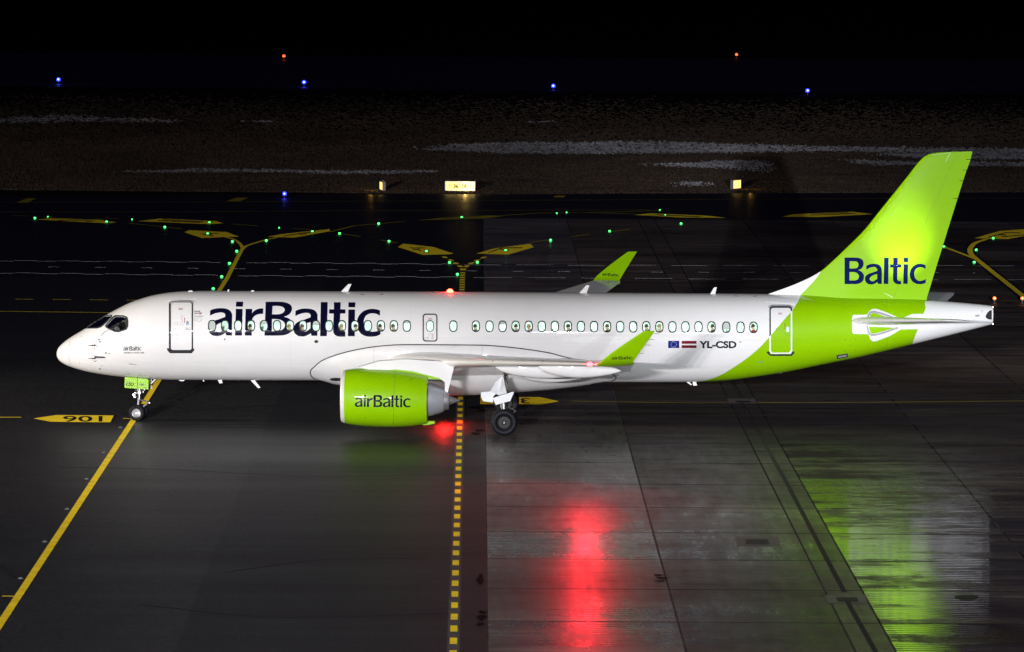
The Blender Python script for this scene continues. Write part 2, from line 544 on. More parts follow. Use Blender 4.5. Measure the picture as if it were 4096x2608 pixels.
for pts in ([(2444, 1529), (2748, 2608)], [(2923, 1616), (3422, 2608)], [(3031, 1616), (3584, 2608)], [(3487, 1500), (4096, 2230)], [(4021, 1500), (4096, 1569)]):
    xs_j.append(sum(loc2(gp(*p))[0] for p in pts)/2)
SP = xs_j[4]-xs_j[3]
while xs_j[-1] < 130: xs_j.append(xs_j[-1]+SP)
J0, JS = loc2(gp(2100, 1849))[1], 0
JS = (J0-loc2(gp(2100, 2485))[1])/6
def m_concrete():
    m, t, b = nt('wet_grooved_concrete')
    tc = N(t, 'ShaderNodeTexCoord')
    sp = N(t, 'ShaderNodeSeparateXYZ')
    t.links.new(tc.outputs['Object'], sp.inputs[0])
    X, Y = sp.outputs[0], sp.outputs[1]
    # joints
    fy = mth(t, 'FRACT', mth(t, 'DIVIDE', mth(t, 'SUBTRACT', Y, J0-50*JS), JS))
    jy = mth(t, 'MULTIPLY', mth(t, 'MINIMUM', fy, mth(t, 'SUBTRACT', 1.0, fy)), JS)
    dx = None
    slab = None
    for x in xs_j[:22]:
        d = mth(t, 'ABSOLUTE', mth(t, 'SUBTRACT', X, x))
        s = mth(t, 'GREATER_THAN', X, x)
        dx = d if dx is None else mth(t, 'MINIMUM', dx, d)
        slab = s if slab is None else mth(t, 'ADD', slab, s)
    jm = mth(t, 'MAXIMUM', mth(t, 'LESS_THAN', jy, .06), mth(t, 'LESS_THAN', dx, .035))
    row = mth(t, 'FLOOR', mth(t, 'DIVIDE', mth(t, 'SUBTRACT', Y, J0-50*JS), JS))
    cb = N(t, 'ShaderNodeCombineXYZ')
    t.links.new(slab, cb.inputs[0])
    t.links.new(row, cb.inputs[1])
    wn = N(t, 'ShaderNodeTexWhiteNoise')
    t.links.new(cb.outputs[0], wn.inputs['Vector'])
    slabv = wn.outputs['Value']
    big = noise(t, .07, 6, .6, (.5, 1.1, 1))
    st = noise(t, .55, 5, .65, (.10, 1.8, 1))
    fine = noise(t, 7, 3, .8, (.4, 1, 1))
    scr = noise(t, 3.0, 3, .7, (.08, 2.4, 1))
    c = mixc(t, ramp(t, big, [(.38, 0), (.62, 1)]), (.095, .075, .064), (.33, .285, .255))
    c = mixc(t, 1.0, c, ramp(t, slabv, [(0, .66), (1, 1.0)]), 'MULTIPLY')
    c = mixc(t, mth(t, 'GREATER_THAN', slab, 1.5), c, mixc(t, 1.0, c, (.66, .64, .62), 'MULTIPLY'))      # the bays right of the first were laid later, in a darker mix
    far_light = N(t, 'ShaderNodeMapRange', interpolation_type='SMOOTHSTEP')
    for i_, v_ in ((1, 12.0), (2, 26.0), (3, 0.0), (4, 1.0)): far_light.inputs[i_].default_value = v_
    t.links.new(Y, far_light.inputs[0])      # colour raised north of the stand, standing in for missing lamp light
    c = mixc(t, far_light.outputs[0], c, mixc(t, 1.0, c, (1.9, 1.8, 1.8), 'MULTIPLY'))
    c = mixc(t, 1.0, c, ramp(t, fine, [(.25, .72), (.75, 1.0)]), 'MULTIPLY')
    band = N(t, 'ShaderNodeMapRange', interpolation_type='SMOOTHSTEP')
    for i_, v_ in ((1, -12.5), (2, -8.5), (3, 0.0), (4, .085)): band.inputs[i_].default_value = v_
    t.links.new(mth(t, 'MULTIPLY_ADD', noise(t, .12, 3), 5.0, mth(t, 'SUBTRACT', Y, 2.5)), band.inputs[0])   # the lane the wheels use stays wet
    dry = N(t, 'ShaderNodeMapRange', interpolation_type='SMOOTHSTEP')
    for i_, v_ in ((1, 9.0), (2, 22.0), (3, 1.0), (4, -.4)): dry.inputs[i_].default_value = v_
    t.links.new(Y, dry.inputs[0])
    wetv = mth(t, 'ADD', mth(t, 'MULTIPLY_ADD', big, .75, mth(t, 'MULTIPLY', st, .55)), mth(t, 'MULTIPLY', band.outputs[0], dry.outputs[0]))
    wet = ramp(t, wetv, [(.64, 0), (.72, 1)])
    c = mixc(t, mth(t, 'MULTIPLY', wet, .72), c, (.035, .032, .034))
    stn = noise(t, .35, 6, .75, (.35, 1.2, 1), off=(7, 2, 0))
    c = mixc(t, ramp(t, stn, [(.54, 0), (.68, .75)]), c, (.03, .026, .024))
    c = mixc(t, jm, c, (.012, .011, .010))
    t.links.new(c, b.inputs['Base Color'])
    film = noise(t, .09, 4, .55, (.7, 1.0, 1), off=(11, 4, 0))
    # rain water stands on the bays beyond the drain, the others have dried more
    bay = mth(t, 'MULTIPLY', mth(t, 'GREATER_THAN', slab, 3.5), .30)
    fl_ = ramp(t, mth(t, 'ADD', mth(t, 'ADD', film, bay), mth(t, 'MULTIPLY', slabv, .03)), [(.50, 0), (.80, 1)])
    r = mth(t, 'MULTIPLY_ADD', ramp(t, scr, [(.3, 0), (.75, 1)]), .12, .24)
    near = N(t, 'ShaderNodeMapRange', interpolation_type='SMOOTHSTEP')
    for i_, v_ in ((1, -4.0), (2, -32.0), (3, 0.0), (4, 1.15)): near.inputs[i_].default_value = v_
    t.links.new(Y, near.inputs[0])      # the drain slopes the apron: water stands on its lower, southern half
    r = mth(t, 'SUBTRACT', r, mth(t, 'MULTIPLY', mth(t, 'MULTIPLY', fl_, near.outputs[0]), .18))
    r = mth(t, 'SUBTRACT', r, mth(t, 'MULTIPLY', wet, .05))
    r = mth(t, 'SUBTRACT', r, mth(t, 'MULTIPLY', mth(t, 'MULTIPLY', mth(t, 'GREATER_THAN', slab, 3.5), near.outputs[0]), .10))
    later = mth(t, 'GREATER_THAN', slab, 1.5)
    far_ = mth(t, 'MULTIPLY', later, mth(t, 'SUBTRACT', 1.15, near.outputs[0]))
    mid_ = mth(t, 'MULTIPLY', later, mth(t, 'LESS_THAN', slab, 3.5))      # the two narrow bays beside the drain shed their water
    r = mth(t, 'ADD', r, mth(t, 'MULTIPLY', far_, .17))
    r = mth(t, 'ADD', r, mth(t, 'MULTIPLY', mid_, .10))
    r = mth(t, 'ADD', r, mth(t, 'MULTIPLY', mth(t, 'SUBTRACT', 1.0, later), .07))
    blot = noise(t, 1.1, 4, .7, (1.5, .24, 1), off=(5, 9, 0))
    r = mth(t, 'ADD', r, mth(t, 'MULTIPLY', mth(t, 'SUBTRACT', blot, .5), .42))
    pud = mth(t, 'MAXIMUM', ramp(t, noise(t, .30, 6, .7, (.55, 1.5, 1), off=(4, 6, 0)), [(.44, .05), (.55, 1.0)]), mth(t, 'SUBTRACT', 1.0, mth(t, 'GREATER_THAN', slab, 3.5)))
    r = mth(t, 'ADD', r, mth(t, 'MULTIPLY', mth(t, 'SUBTRACT', 1.0, pud), .26))   # between the puddles the concrete is only damp
    r = mth(t, 'MAXIMUM', r, .06)
    r = mth(t, 'ADD', r, mth(t, 'MULTIPLY', jm, .5))
    dryf = noise(t, .8, 5, .7, (.5, 1.3, 1), off=(2, 3, 0))
    t.links.new(mth(t, 'MULTIPLY', ramp(t, dryf, [(.34, .12), (.60, .95)]), mth(t, 'MULTIPLY', mth(t, 'MULTIPLY', mth(t, 'MULTIPLY_ADD', far_, -.62, 1.15), mth(t, 'MULTIPLY_ADD', mid_, -.45, 1.0)), pud)), b.inputs['Specular IOR Level'])
    t.links.new(r, b.inputs['Roughness'])
    b.inputs['IOR'].default_value = 1.5
    # grooves run along the paving rows
    wv = N(t, 'ShaderNodeTexWave', bands_direction='Y', i_Scale=.95, i_Distortion=1.4, i_Detail=3.0)
    wv.inputs['Detail Scale'].default_value = .5
    t.links.new(tc.outputs['Object'], wv.inputs['Vector'])
    wvw = mth(t, 'MULTIPLY_ADD', mth(t, 'GREATER_THAN', slab, 3.5), .45, .5)
    h = mth(t, 'ADD', mth(t, 'MULTIPLY', wv.outputs[1], wvw), mth(t, 'ADD', mth(t, 'MULTIPLY', scr, .9), mth(t, 'MULTIPLY', fine, .25)))
    h = mth(t, 'SUBTRACT', h, mth(t, 'MULTIPLY', jm, 1.0))
    h = mth(t, 'MULTIPLY', h, mth(t, 'MULTIPLY_ADD', mth(t, 'MULTIPLY', later, near.outputs[0]), -.62, 1.0))   # the film of water levels the texture
    bump(t, b, h, .75, .012)
    return m
def gl(x, y):                            # grid coordinates -> world
    return ex*x+ey*y
M_asph = m_asphalt('apron_asphalt', (.072, .072, .078), (.108, .108, .110))
M_asph2 = m_asphalt('old_asphalt', (.050, .050, .058), (.076, .076, .082))
M_taxi = m_asphalt('taxiway_asphalt', (.040, .040, .048), (.066, .066, .073))
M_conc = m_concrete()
M_grass = m_grass()
edgeY = lambda x: 139.6-.012*x           # southern grass edge
sheet('terrain', [(-1500, -250), (1500, -250), (1500, 3200), (-1500, 3200)], -.02, M_grass)
yl, yr = gp(0, 783.5), gp(4096, 769)
gdir = (yr-yl)
L0, R0 = yl-gdir*6, yr+gdir*6
sheet('taxiway_pavement', [(-300, -240), (320, -240), (R0.x, R0.y), (L0.x, L0.y)], 0.0, M_taxi)
ra, rb = gp(100, 1107), gp(1200, 1110)
lx = loc2(ra)[1]
pA, pB = gp(1114, 1551), gp(714, 2608)
xm = (loc2(pA)[0]+loc2(pB)[0])/2
sheet('apron_pavement', [gl(-160, -240), gl(xm, -240), gl(xm, lx), gl(-160, lx)], .004, M_asph)
sheet('old_apron_pavement', [gl(xm, -240), gl(A0, -240), gl(A0, 30), gl(xm, 30)], .004, M_asph2)
yc = loc2(gp(2400, 876))[1]
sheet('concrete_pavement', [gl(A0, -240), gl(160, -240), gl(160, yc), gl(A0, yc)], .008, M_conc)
rn = [gp(-200, 352), gp(4300, 372), gp(4300, 225), gp(-200, 232)]
sheet('runway_pavement', [(rn[0].x-400, rn[0].y), (rn[1].x+400, rn[1].y), (rn[2].x+400, rn[2].y), (rn[3].x-400, rn[3].y)], 0.0, M_taxi)
FROST = [[(1680, 600), (1800, 578), (2050, 570), (2600, 566), (3200, 585), (3600, 590), (4300, 598), (4300, 626), (3700, 612), (3300, 606), (2900, 612), (2400, 616), (2000, 614)],
         [(430, 687), (640, 684), (800, 676), (1000, 678), (1300, 684), (1700, 684), (1760, 690), (1600, 697), (1350, 697), (1100, 690), (700, 692)],
         [(-100, 490), (60, 470), (250, 458), (420, 470), (720, 481), (690, 489), (300, 487), (100, 492)], [(1000, 484), (1110, 482), (1110, 489), (1000, 488)], [(2110, 484), (2215, 485), (2210, 490), (2120, 489)],
         [(2560, 660), (2800, 650), (3010, 640), (3080, 660), (3060, 690), (2900, 672), (2700, 668)], [(3380, 640), (3700, 650), (4200, 650), (4200, 668), (3800, 664), (3500, 662)], [(3500, 618), (4200, 600), (4200, 640), (3700, 636)], [(2700, 735), (2800, 728), (2850, 742), (2760, 748)]]
def inside(x, y, poly):
    c = False
    for (x1, y1), (x2, y2) in zip(poly, poly[1:]+poly[:1]):
        if (y1 > y) != (y2 > y) and x < (x2-x1)*(y-y1)/(y2-y1)+x1: c = not c
    return c
def tuft_material(name, a, b_):
    m, t, b = nt(name)
    big = noise(t, .045, 5, .6, (1, .45, 1))
    mid = noise(t, .5, 5, .7, (.4, 1, 1))
    c = mixc(t, ramp(t, big, [(.35, 0), (.65, 1)]), a, b_)
    c = mixc(t, 1.0, c, ramp(t, mid, [(.28, .45), (.66, 1.0)]), 'MULTIPLY')
    t.links.new(c, b.inputs['Base Color'])
    b.inputs['Roughness'].default_value = .9
    b.inputs['Specular IOR Level'].default_value = .1
    return m
random.seed(11)
gv, gf, wv_, wf = [], [], [], []
u0, u1 = 1/(gp(2048, 378).y+CD), 1/(gp(2048, 777).y+CD)
n_t = 0
while n_t < 170000:
    z = 1/(u0+(u1-u0)*random.random()**.5)
    X = CX+z*random.uniform(-.15, .16)
    P = Vector((X, z-CD, 0))
    lim = yl.y+(yr.y-yl.y)*(X-yl.x)/(yr.x-yl.x)
    if P.y < lim+.15: continue
    x, y = pix(P)
    n_t += 1
    fr_ = random.random() < .9 and any(inside(x+random.gauss(0, 26), y+random.gauss(0, 2.2), q) for q in FROST)
    w, h = random.uniform(.08, .26)*(z/300), random.uniform(.04, .14)*(310/z)**1.3
    if random.random() < .03: h *= 1.7
    a = random.uniform(-1.2, 1.2)
    d = Vector((math.cos(a)*w, math.sin(a)*w, 0))
    V, Fc = (wv_, wf) if fr_ else (gv, gf)
    k = len(V)
    V += [P-d+Vector((0, 0, -.03)), P+d+Vector((0, 0, -.03)), P+d*random.uniform(-.6, .6)+Vector((0, random.uniform(-.05, .05), h))]
    Fc.append((k, k+1, k+2))
mk('grass', gv, gf, tuft_material('dry_winter_grass', (.052, .037, .030), (.098, .070, .054)), smooth=False, kind='stuff')
mk('frost', wv_, wf, tuft_material('frosted_grass', (.20, .19, .21), (.50, .49, .54)), smooth=False, kind='stuff')

# ---- paint on the ground
M_yel = basic('yellow_road_paint', (.80, .58, .02), .7, var=.35, scale=1.5, spec=.2, sheen=.28)
M_yelo = basic('worn_yellow_road_paint', (.40, .31, .02), .7, var=.5, scale=.8, spec=.2, sheen=.12)
M_wht = basic('white_road_paint', (.70, .70, .72), .7, var=.35, scale=.7, spec=.2, sheen=.5)
M_blk = basic('black_road_paint', (.012, .012, .012), .5)
M_tick = basic('grey_road_primer', (.10, .095, .09), .6, var=.4, scale=3)
M_stain = basic('oil_stain', (.005, .005, .006), .7, var=.2, spec=.05)
M_rub = basic('rubber_streak', (.030, .030, .033), .6, var=.5, scale=1.2, spec=.2, stretch=(.3, 4, 1))
ZL = [.012]
def mark(name, shapes, mat, z=.014, **kw):
    mb = MB()
    for s in shapes:
        pts, fs = s if isinstance(s, tuple) else tri(s)
        mb.add([gp(p.x, p.y, z) for p in pts], fs)
    return mk(name, mb.v, mb.f, mat, smooth=False, kind='structure')
def lane(name, path, w, mat, z=.014, dash=None, jit=0):
    """painted line of real width w along ground points; dash = (on, off) in metres"""
    P = [gp(*p) for p in path]
    mb = MB()
    def piece(pts, k):
        pts = [Vector((p.x, p.y)) for p in pts]
        if jit: pts = [p+Vector((0, jit if k % 2 else -jit)) for p in pts]
        q = stroke(pts, w)
        n = len(q)//2
        for i in range(n-1):
            a, b, c, d = q[i], q[i+1], q[2*n-2-i], q[2*n-1-i]
            mb.add([(a[0], a[1], z), (b[0], b[1], z), (c[0], c[1], z), (d[0], d[1], z)], [(0, 1, 2, 3)])
    if not dash: piece(P, 0)
    else:
        seg, tot = [], 0
        for a, b in zip(P, P[1:]):
            seg.append((tot, tot+(b-a).length, a, b))
            tot += (b-a).length
        def pt(s):
            for s0, s1, a, b in seg:
                if s <= s1: return a.lerp(b, (s-s0)/(s1-s0))
            return P[-1]
        s, k = 0, 0
        while s < tot:
            e = min(tot, s+dash[0])
            piece([pt(s), pt((s+e)/2), pt(e)], k)
            s += dash[0]+dash[1]
            k += 1
    return mk(name, mb.v, mb.f, mat, smooth=False, kind='structure')
lead = [(-86, 2629), (4, 2491.6), (270, 2085), (536, 1678.6), (636, 1519), (760, 1335), (878, 1161.5), (907, 1116), (950.6, 1030.7), (971, 993)]
lane('taxi_line', lead, .25, M_yel)
def curve_px(p, n=8):
    q = smooth_loop([(*p[0], 1)]+[tuple(x) for x in p[1:-1]]+[(*p[-1], 1)], n)
    q = q[:q.index(min(q, key=lambda a: abs(a[0]-p[-1][0])+abs(a[1]-p[-1][1])))+1]
    return q
lane('taxi_line', curve_px([(971, 995), (966, 984), (956, 972), (935, 959), (907, 950), (880, 944)]), .21, M_yel, z=.016)
lane('taxi_line', curve_px([(973, 995), (985, 985), (1012, 975.5), (1064, 960), (1110, 951)]), .21, M_yel, z=.018)
lane('taxi_line', [(8, 2386), (66, 2387)], .14, M_yel, z=.016)
lane('taxi_line', [(492, 1675), (534, 1676)], .14, M_yel, z=.016)
lane('apron_line', [(-20, 1670), (85, 1670)], .16, M_yel)
lane('apron_line', [(2288, 1606), (2640, 1611), (2800, 1612.5), (3500, 1610), (4200, 1604)], .09, M_yelo)
lane('apron_line', [(-60, 1245), (400, 1251), (700, 1254)], .16, M_yel)
lane('apron_line', [(-86, 1196), (700, 1203)], .16, M_yel, dash=(1.0, 1.0))
lane('apron_line', [(3720, 1205), (4200, 1203)], .12, M_yelo, dash=(1.0, 1.0))
d0, d1 = (1842, 1588), (1812, 2640)
lane('stop_bar_primer', [d0, d1], .36, M_tick, z=.0125)
P0, P1 = gp(*d0), gp(*d1)
per = (gp(2165/1.1757, 1500+106/1.1757)-gp(2135/1.1757, 1500+1243/1.1757)).length/29
lane('guide_dashes', [d0, d1], .21, M_yel, dash=(per*.5, per*.5))
lane('guide_dashes', [(1847, 1172), (1851, 1087)], .30, M_yel, dash=(.8, .7))
lane('guide_dashes', curve_px([(1851, 1082), (1846, 1072), (1830, 1058), (1800, 1040), (1767, 1024)]), .28, M_yel, z=.016, dash=(1.1, 1.0))
lane('guide_dashes', curve_px([(1852, 1082), (1860, 1072), (1880, 1057), (1912, 1041), (1945, 1026)]), .28, M_yel, z=.018, dash=(1.1, 1.0))
lane('guide_dashes', [(2120, 970), (2340, 940), (2620, 905)], .22, M_yelo, dash=(2.4, 3.0))
lane('guide_dashes', [(1590, 972), (1400, 940), (1250, 920), (930, 897)], .22, M_yelo, dash=(2.4, 3.0))
lane('guide_dashes', [(50, 863), (480, 876)], .2, M_yelo, dash=(3.0, 3.0))
lane('taxi_line', [(510, 893), (620, 904), (730, 916)], .24, M_yelo)
lane('taxi_line', [(1320, 928), (1420, 903), (1520, 895), (1620, 886)], .24, M_yelo)
lane('taxi_line', [(1960, 866), (2150, 853), (2500, 848), (2640, 842)], .24, M_yelo)
lane('taxi_line', [(2300, 850), (2540, 857)], .22, M_yelo)
lane('edge_line', [(-20, 811), (1500, 805), (2600, 799), (4200, 792)], .15, M_yelo)
lane('edge_line', [(-20, 849), (900, 847), (1500, 843), (2600, 840)], .15, M_yelo)
lane('road_line', [(-30, 1043), (884, 1050)], .11, M_wht, dash=(1.28, .02), jit=.22)
lane('road_line', [(986, 1050.5), (1835, 1058)], .11, M_wht, dash=(1.28, .02), jit=.22)
lane('road_line', [(1858, 1059), (2300, 1061.5), (2900, 1063), (4200, 1064)], .09, M_wht, dash=(2.2, .9), jit=.1)
lane('road_line', [(-30, 1092), (872, 1102)], .11, M_wht, dash=(1.28, .02), jit=.22)
lane('road_line', [(950, 1103), (1830, 1110)], .11, M_wht, dash=(1.28, .02), jit=.22)
lane('road_line', [(1895, 1110), (2500, 1114), (3200, 1119), (4200, 1119)], .09, M_wht, dash=(2.2, .9), jit=.1)
lane('road_line', [(193, 1068.5), (2400, 1089), (3900, 1092)], .10, M_wht, dash=(.68, 2.05))
# right-hand branch
br = curve_px([(4120, 1206), (3990, 1104), (3905, 1036), (3885, 1017), (3880, 1000), (3888, 985), (3905, 971), (3945, 958)])
lane('taxi_line_border', br, .75, M_blk, z=.0135)
lane('taxi_line', br, .34, M_yel, z=.018)
lane('taxi_line_border', [(3780, 990), (3880, 1028), (3905, 1038)], .6, M_blk, z=.0145)
lane('taxi_line', [(3780, 990), (3880, 1028), (3905, 1038)], .30, M_yel, z=.020)
# direction pads with lettering worn to strokes
def z3(x, y): return x/1.72, 740+y/1.72
def z4(x, y): return 1250+x/1.72, 950+y/1.72
def z5(x, y): return 1400+x/1.505, 640+y/1.505
def z6(x, y): return 3000+x/2.19, 560+y/2.19
def z7(x, y): return 3600+x/4.034, 880+y/4.034
pads = [(z3, [(255, 238), (345, 228), (700, 240), (805, 257), (720, 263)], [[(400, 243), (600, 241), (650, 248), (590, 252)]]),
        (z3, [(945, 249), (1100, 231), (1490, 248), (1537, 264), (1430, 269)], [[(1120, 238), (1400, 252)], [(1090, 245), (1380, 258)]]),
        (z3, [(1270, 326), (1300, 310), (1560, 324), (1645, 356), (1570, 357), (1390, 365)], [[(1470, 350), (1380, 335), (1500, 333)], [(1400, 342), (1460, 338)]]),
        (z3, [(1838, 356), (1950, 336), (2268, 303), (2271, 318), (2025, 362)], [[(1950, 352), (2080, 330), (2170, 322)], [(2060, 340), (2110, 336)]]),
        (z4, [(587, 65), (625, 42), (830, 65), (970, 110), (940, 115), (760, 120)], [[(750, 92), (668, 68), (775, 72)], [(690, 82), (742, 76)]]),
        (z4, [(1127, 110), (1250, 75), (1497, 43), (1525, 66), (1345, 118)], [[(1210, 104), (1300, 72), (1440, 70)], [(1290, 80), (1330, 86)]]),
        (z5, [(400, 363), (560, 348), (850, 333), (927, 338), (800, 352)], [[(560, 356), (700, 346), (790, 343)]]),
        (z5, [(1713, 330), (1810, 321), (2150, 335), (2262, 348), (2000, 346)], [[(1800, 330), (2100, 343)], [(1840, 327), (2120, 340)]]),
        (z6, [(283, 672), (380, 650), (900, 628), (1075, 650), (600, 675)], [[(520, 660), (900, 640)], [(640, 655), (930, 645)], [(540, 650), (860, 634)]]),
        (z7, [(1205, 292), (1400, 235), (1600, 178), (2001, 148), (2300, 140), (2300, 200), (1740, 308), (1430, 302)], [[(1420, 280), (1700, 205), (1940, 207)], [(1580, 238), (1720, 240)], [(1640, 270), (1950, 245), (2100, 225)]])]
for f, poly, strokes in pads:
    mark('direction_pad', [[[f(*p) for p in poly]]], M_yel if poly[0][0] != 400 else M_yelo, z=.022)
    g = [[stroke([f(*p) for p in s], 3.4 if f in (z4, z7, z3) else 2.0)] for s in strokes]
    mark('direction_pad_letter', g, M_blk, z=.026)
for p in ((110, 122, 180, 91, 250, 91, 190, 122), (1555, 112, 1625, 87, 1710, 86, 1650, 112)):
    mark('edge_hatch', [[[z3(p[i], p[i+1]) for i in (0, 2, 4, 6)]]], M_yelo, z=.02)
mark('edge_hatch', [[[z5(*p) for p in ((1222, 224), (1240, 214), (1300, 214), (1285, 226))]]], M_yelo, z=.02)
# stand numbers, painted to be read from the far side
mark('stand_number_pad', [[[(134, 1673.5), (225, 1660), (455, 1661.6), (441, 1689), (204, 1687)]]], M_yel, z=.022)
mark('stand_number', [text_shape('106', (252, 1663.5, 409, 1686.5), flip=True, bold=.012)], M_blk, z=.026)
mark('stand_number_pad', [[[(1921, 1589.5), (2158, 1588), (2237, 1605), (2159, 1618.5), (1921, 1616)]]], M_yel, z=.022)
mark('stand_number', [text_shape('3', (2082, 1592, 2118, 1613), flip=True, bold=.012)], M_blk, z=.026)
# drain channel, covers, stains
dl, dr = xs_j[2], xs_j[3]
M_slot = basic('slot_shadow', (.006, .006, .006), .7)
s0, s1 = gp(2926, 1527), gp(2963, 1594)
lane('drain_slot', [(2905, 1490), (2963, 1596)], .16, M_slot, z=.018)
lane('drain_slot', [(2966, 1612), (3147, 1934), (3378, 2371)], .16, M_slot, z=.018)
lane('drain_slot', [(3389, 2407), (3520, 2640)], .16, M_slot, z=.018)
M_grate = basic('iron_grate', (.03, .03, .035), .5, .5, var=.3, scale=20)
M_lid = basic('concrete_collar', (.13, .12, .11), .5, var=.15)
for box, col in (((3345, 2389, 3428, 2407), (3302, 2380, 3462, 2412)), ((2941, 1603, 2998, 1609), (2908, 1594, 3020, 1615)), ((2980, 2157, 3072, 2177), (2940, 2147, 3114, 2184))):
    def quad(b, k): return [[(b[0], b[1]), (b[2], b[1]), (b[2]+k, b[3]), (b[0]+k, b[3])]]
    mark('drain_collar', [quad(col, 8)], M_lid, z=.015)
    mark('drain_grate', [quad(box, 4)], M_grate, z=.022)
mark('manhole_cover', [[oval(3868, 2388, 50, 9, 24, 2)]], M_grate, z=.022)
mark('manhole_cover', [[oval(3325, 1602, 28, 3, 20, 2)]], M_grate, z=.022)
for pth in ([(640, 1697), (1000, 1700), (1340, 1703)], [(330, 1555), (560, 1575), (760, 1606), (980, 1640), (1300, 1668)], [(620, 1706), (1100, 1712), (1800, 1716)], [(690, 1648), (1000, 1628), (1330, 1600)], [(0, 2260), (60, 2310), (120, 2330)], [(900, 2290), (1300, 2240), (1700, 2235)], [(560, 2420), (1100, 2470), (1800, 2455)], [(240, 1870), (700, 1880), (1200, 1905), (1800, 1900)]):
    lane('rubber_streak', curve_px(pth), .16, M_rub, z=.010)
random.seed(3)
def blob(cx, cy, a, b, n=22):
    ph = [random.uniform(0, 6.28) for _ in range(3)]
    return [[(cx+a*math.cos(q)*(1+.25*math.sin(3*q+ph[0])+.15*math.sin(7*q+ph[1])), cy+b*math.sin(q)*(1+.25*math.sin(2*q+ph[2])+.15*math.sin(5*q))) for q in [2*math.pi*k/n for k in range(n)]]]
for c in ((1918, 1722, 20, 5), (1904, 1735, 18, 5), (1897, 1630, 22, 4), (1925, 1642, 16, 4), (1921, 2316, 14, 18), (1930, 2448, 18, 6), (1926, 2470, 20, 9), (1923, 2496, 18, 6), (2635, 2300, 22, 3), (2650, 2312, 26, 3), (2640, 2324, 20, 3)):
    mark('oil_stain', [blob(*c)], M_stain, z=.028)

# ================================================================ THE AIRCRAFT
JL = 'white jet airliner with lime green tail and engines on the wet apron'
jet = thing('passenger_jet', (18.6, 0, 0), JL, 'airliner')
def zc1(x, y): return 150+x/2.555, 1120+y/2.555
top_px = [zc1(*p) for p in ((188, 752), (193, 722), (203, 695), (222, 672), (250, 645), (300, 605), (360, 565), (420, 530), (480, 493), (560, 435), (640, 385), (720, 340), (800, 297), (880, 256), (960, 220), (1040, 193), (1120, 168), (1200, 149), (1280, 135), (1360, 124), (1440, 117), (1540, 112), (1700, 110))]+[(1000, 1163.5), (1250, 1164.3), (1750, 1166), (2200, 1169), (2600, 1172), (3000, 1174.5), (3203, 1179), (3387, 1189), (3571, 1193.5), (3703, 1199), (3806, 1207), (3900, 1215.5), (3958, 1222), (3969, 1224)]
bot_px = [zc1(*p) for p in ((188, 760), (193, 785), (203, 806), (226, 832), (255, 852), (300, 875), (360, 897), (420, 915), (520, 940), (640, 962), (760, 979), (880, 993), (1000, 1004), (1120, 1012), (1240, 1017), (1400, 1021), (1700, 1023))]+[(1000, 1521.5), (1400, 1522), (2000, 1526), (2600, 1529), (2766, 1528), (2899, 1522), (2999, 1510), (3131, 1490), (3251, 1466), (3387, 1438), (3432, 1429), (3591, 1391), (3730, 1357), (3835, 1331), (3958, 1299), (3969, 1296)]
def prof(pp):
    q = [at(x, y, 0) for x, y in pp]
    xs = [p.x-q[0].x for p in q]
    ts = [math.sqrt(x) for x in xs]
    return pchip(ts, [p.z for p in q])
ztop, zbot = prof(top_px), prof(bot_px)
XT = at(3969, 1260, 0).x
def sec(x):
    t = math.sqrt(max(0, x))
    a, b = ztop(t), zbot(t)
    rz = (a-b)/2*.9945
    k = 1.0 if x < 1.5 else (1.0-.055*min(1, (x-1.5)/4.5))
    if x > 27: k += .05*min(1, (x-27)/9)
    return (a+b)/2, max(rz, .003), max(rz*k, .003)
def lift(x):                             # the cabin is widest a little above its middle
    return .17*min(1, max(0, (x-2)/4))*min(1, max(0, (34-x)/6))
def fpt(x, th, t=0.0):
    c, rz, ry = sec(x)
    return Vector((x, -(ry-t)*math.sin(th), c+(rz-t)*math.cos(th)+lift(x)*math.sin(th)**2))
SEG = 96
stations = [0.0, .004, .012, .03, .06, .1, .15, .22, .3, .4, .52, .66, .82, 1.0]
while stations[-1] < 7: stations.append(stations[-1]+.2)
while stations[-1] < XT-.3: stations.append(stations[-1]+.3)
stations += [XT-.12, XT]
fus = MB()
fus.loft([[fpt(x, 2*math.pi*k/SEG) for k in range(SEG)] for x in stations])
bvh_f = BVHTree.FromPolygons(fus.v, fus.f)
def surf(px, py, bvh=None):
    d = ray(px, py)
    h = (bvh or bvh_f).ray_cast(EYE, d)
    return h[0] if h[0] else EYE+d*(-EYE.y/d.y)
# hollow cabin and cockpit
n_out = len(fus.v)
ins = [x for x in stations if 1.35 < x < 32]
fus.loft([[fpt(x, 2*math.pi*k/48, .10) for k in range(48)] for x in ins])

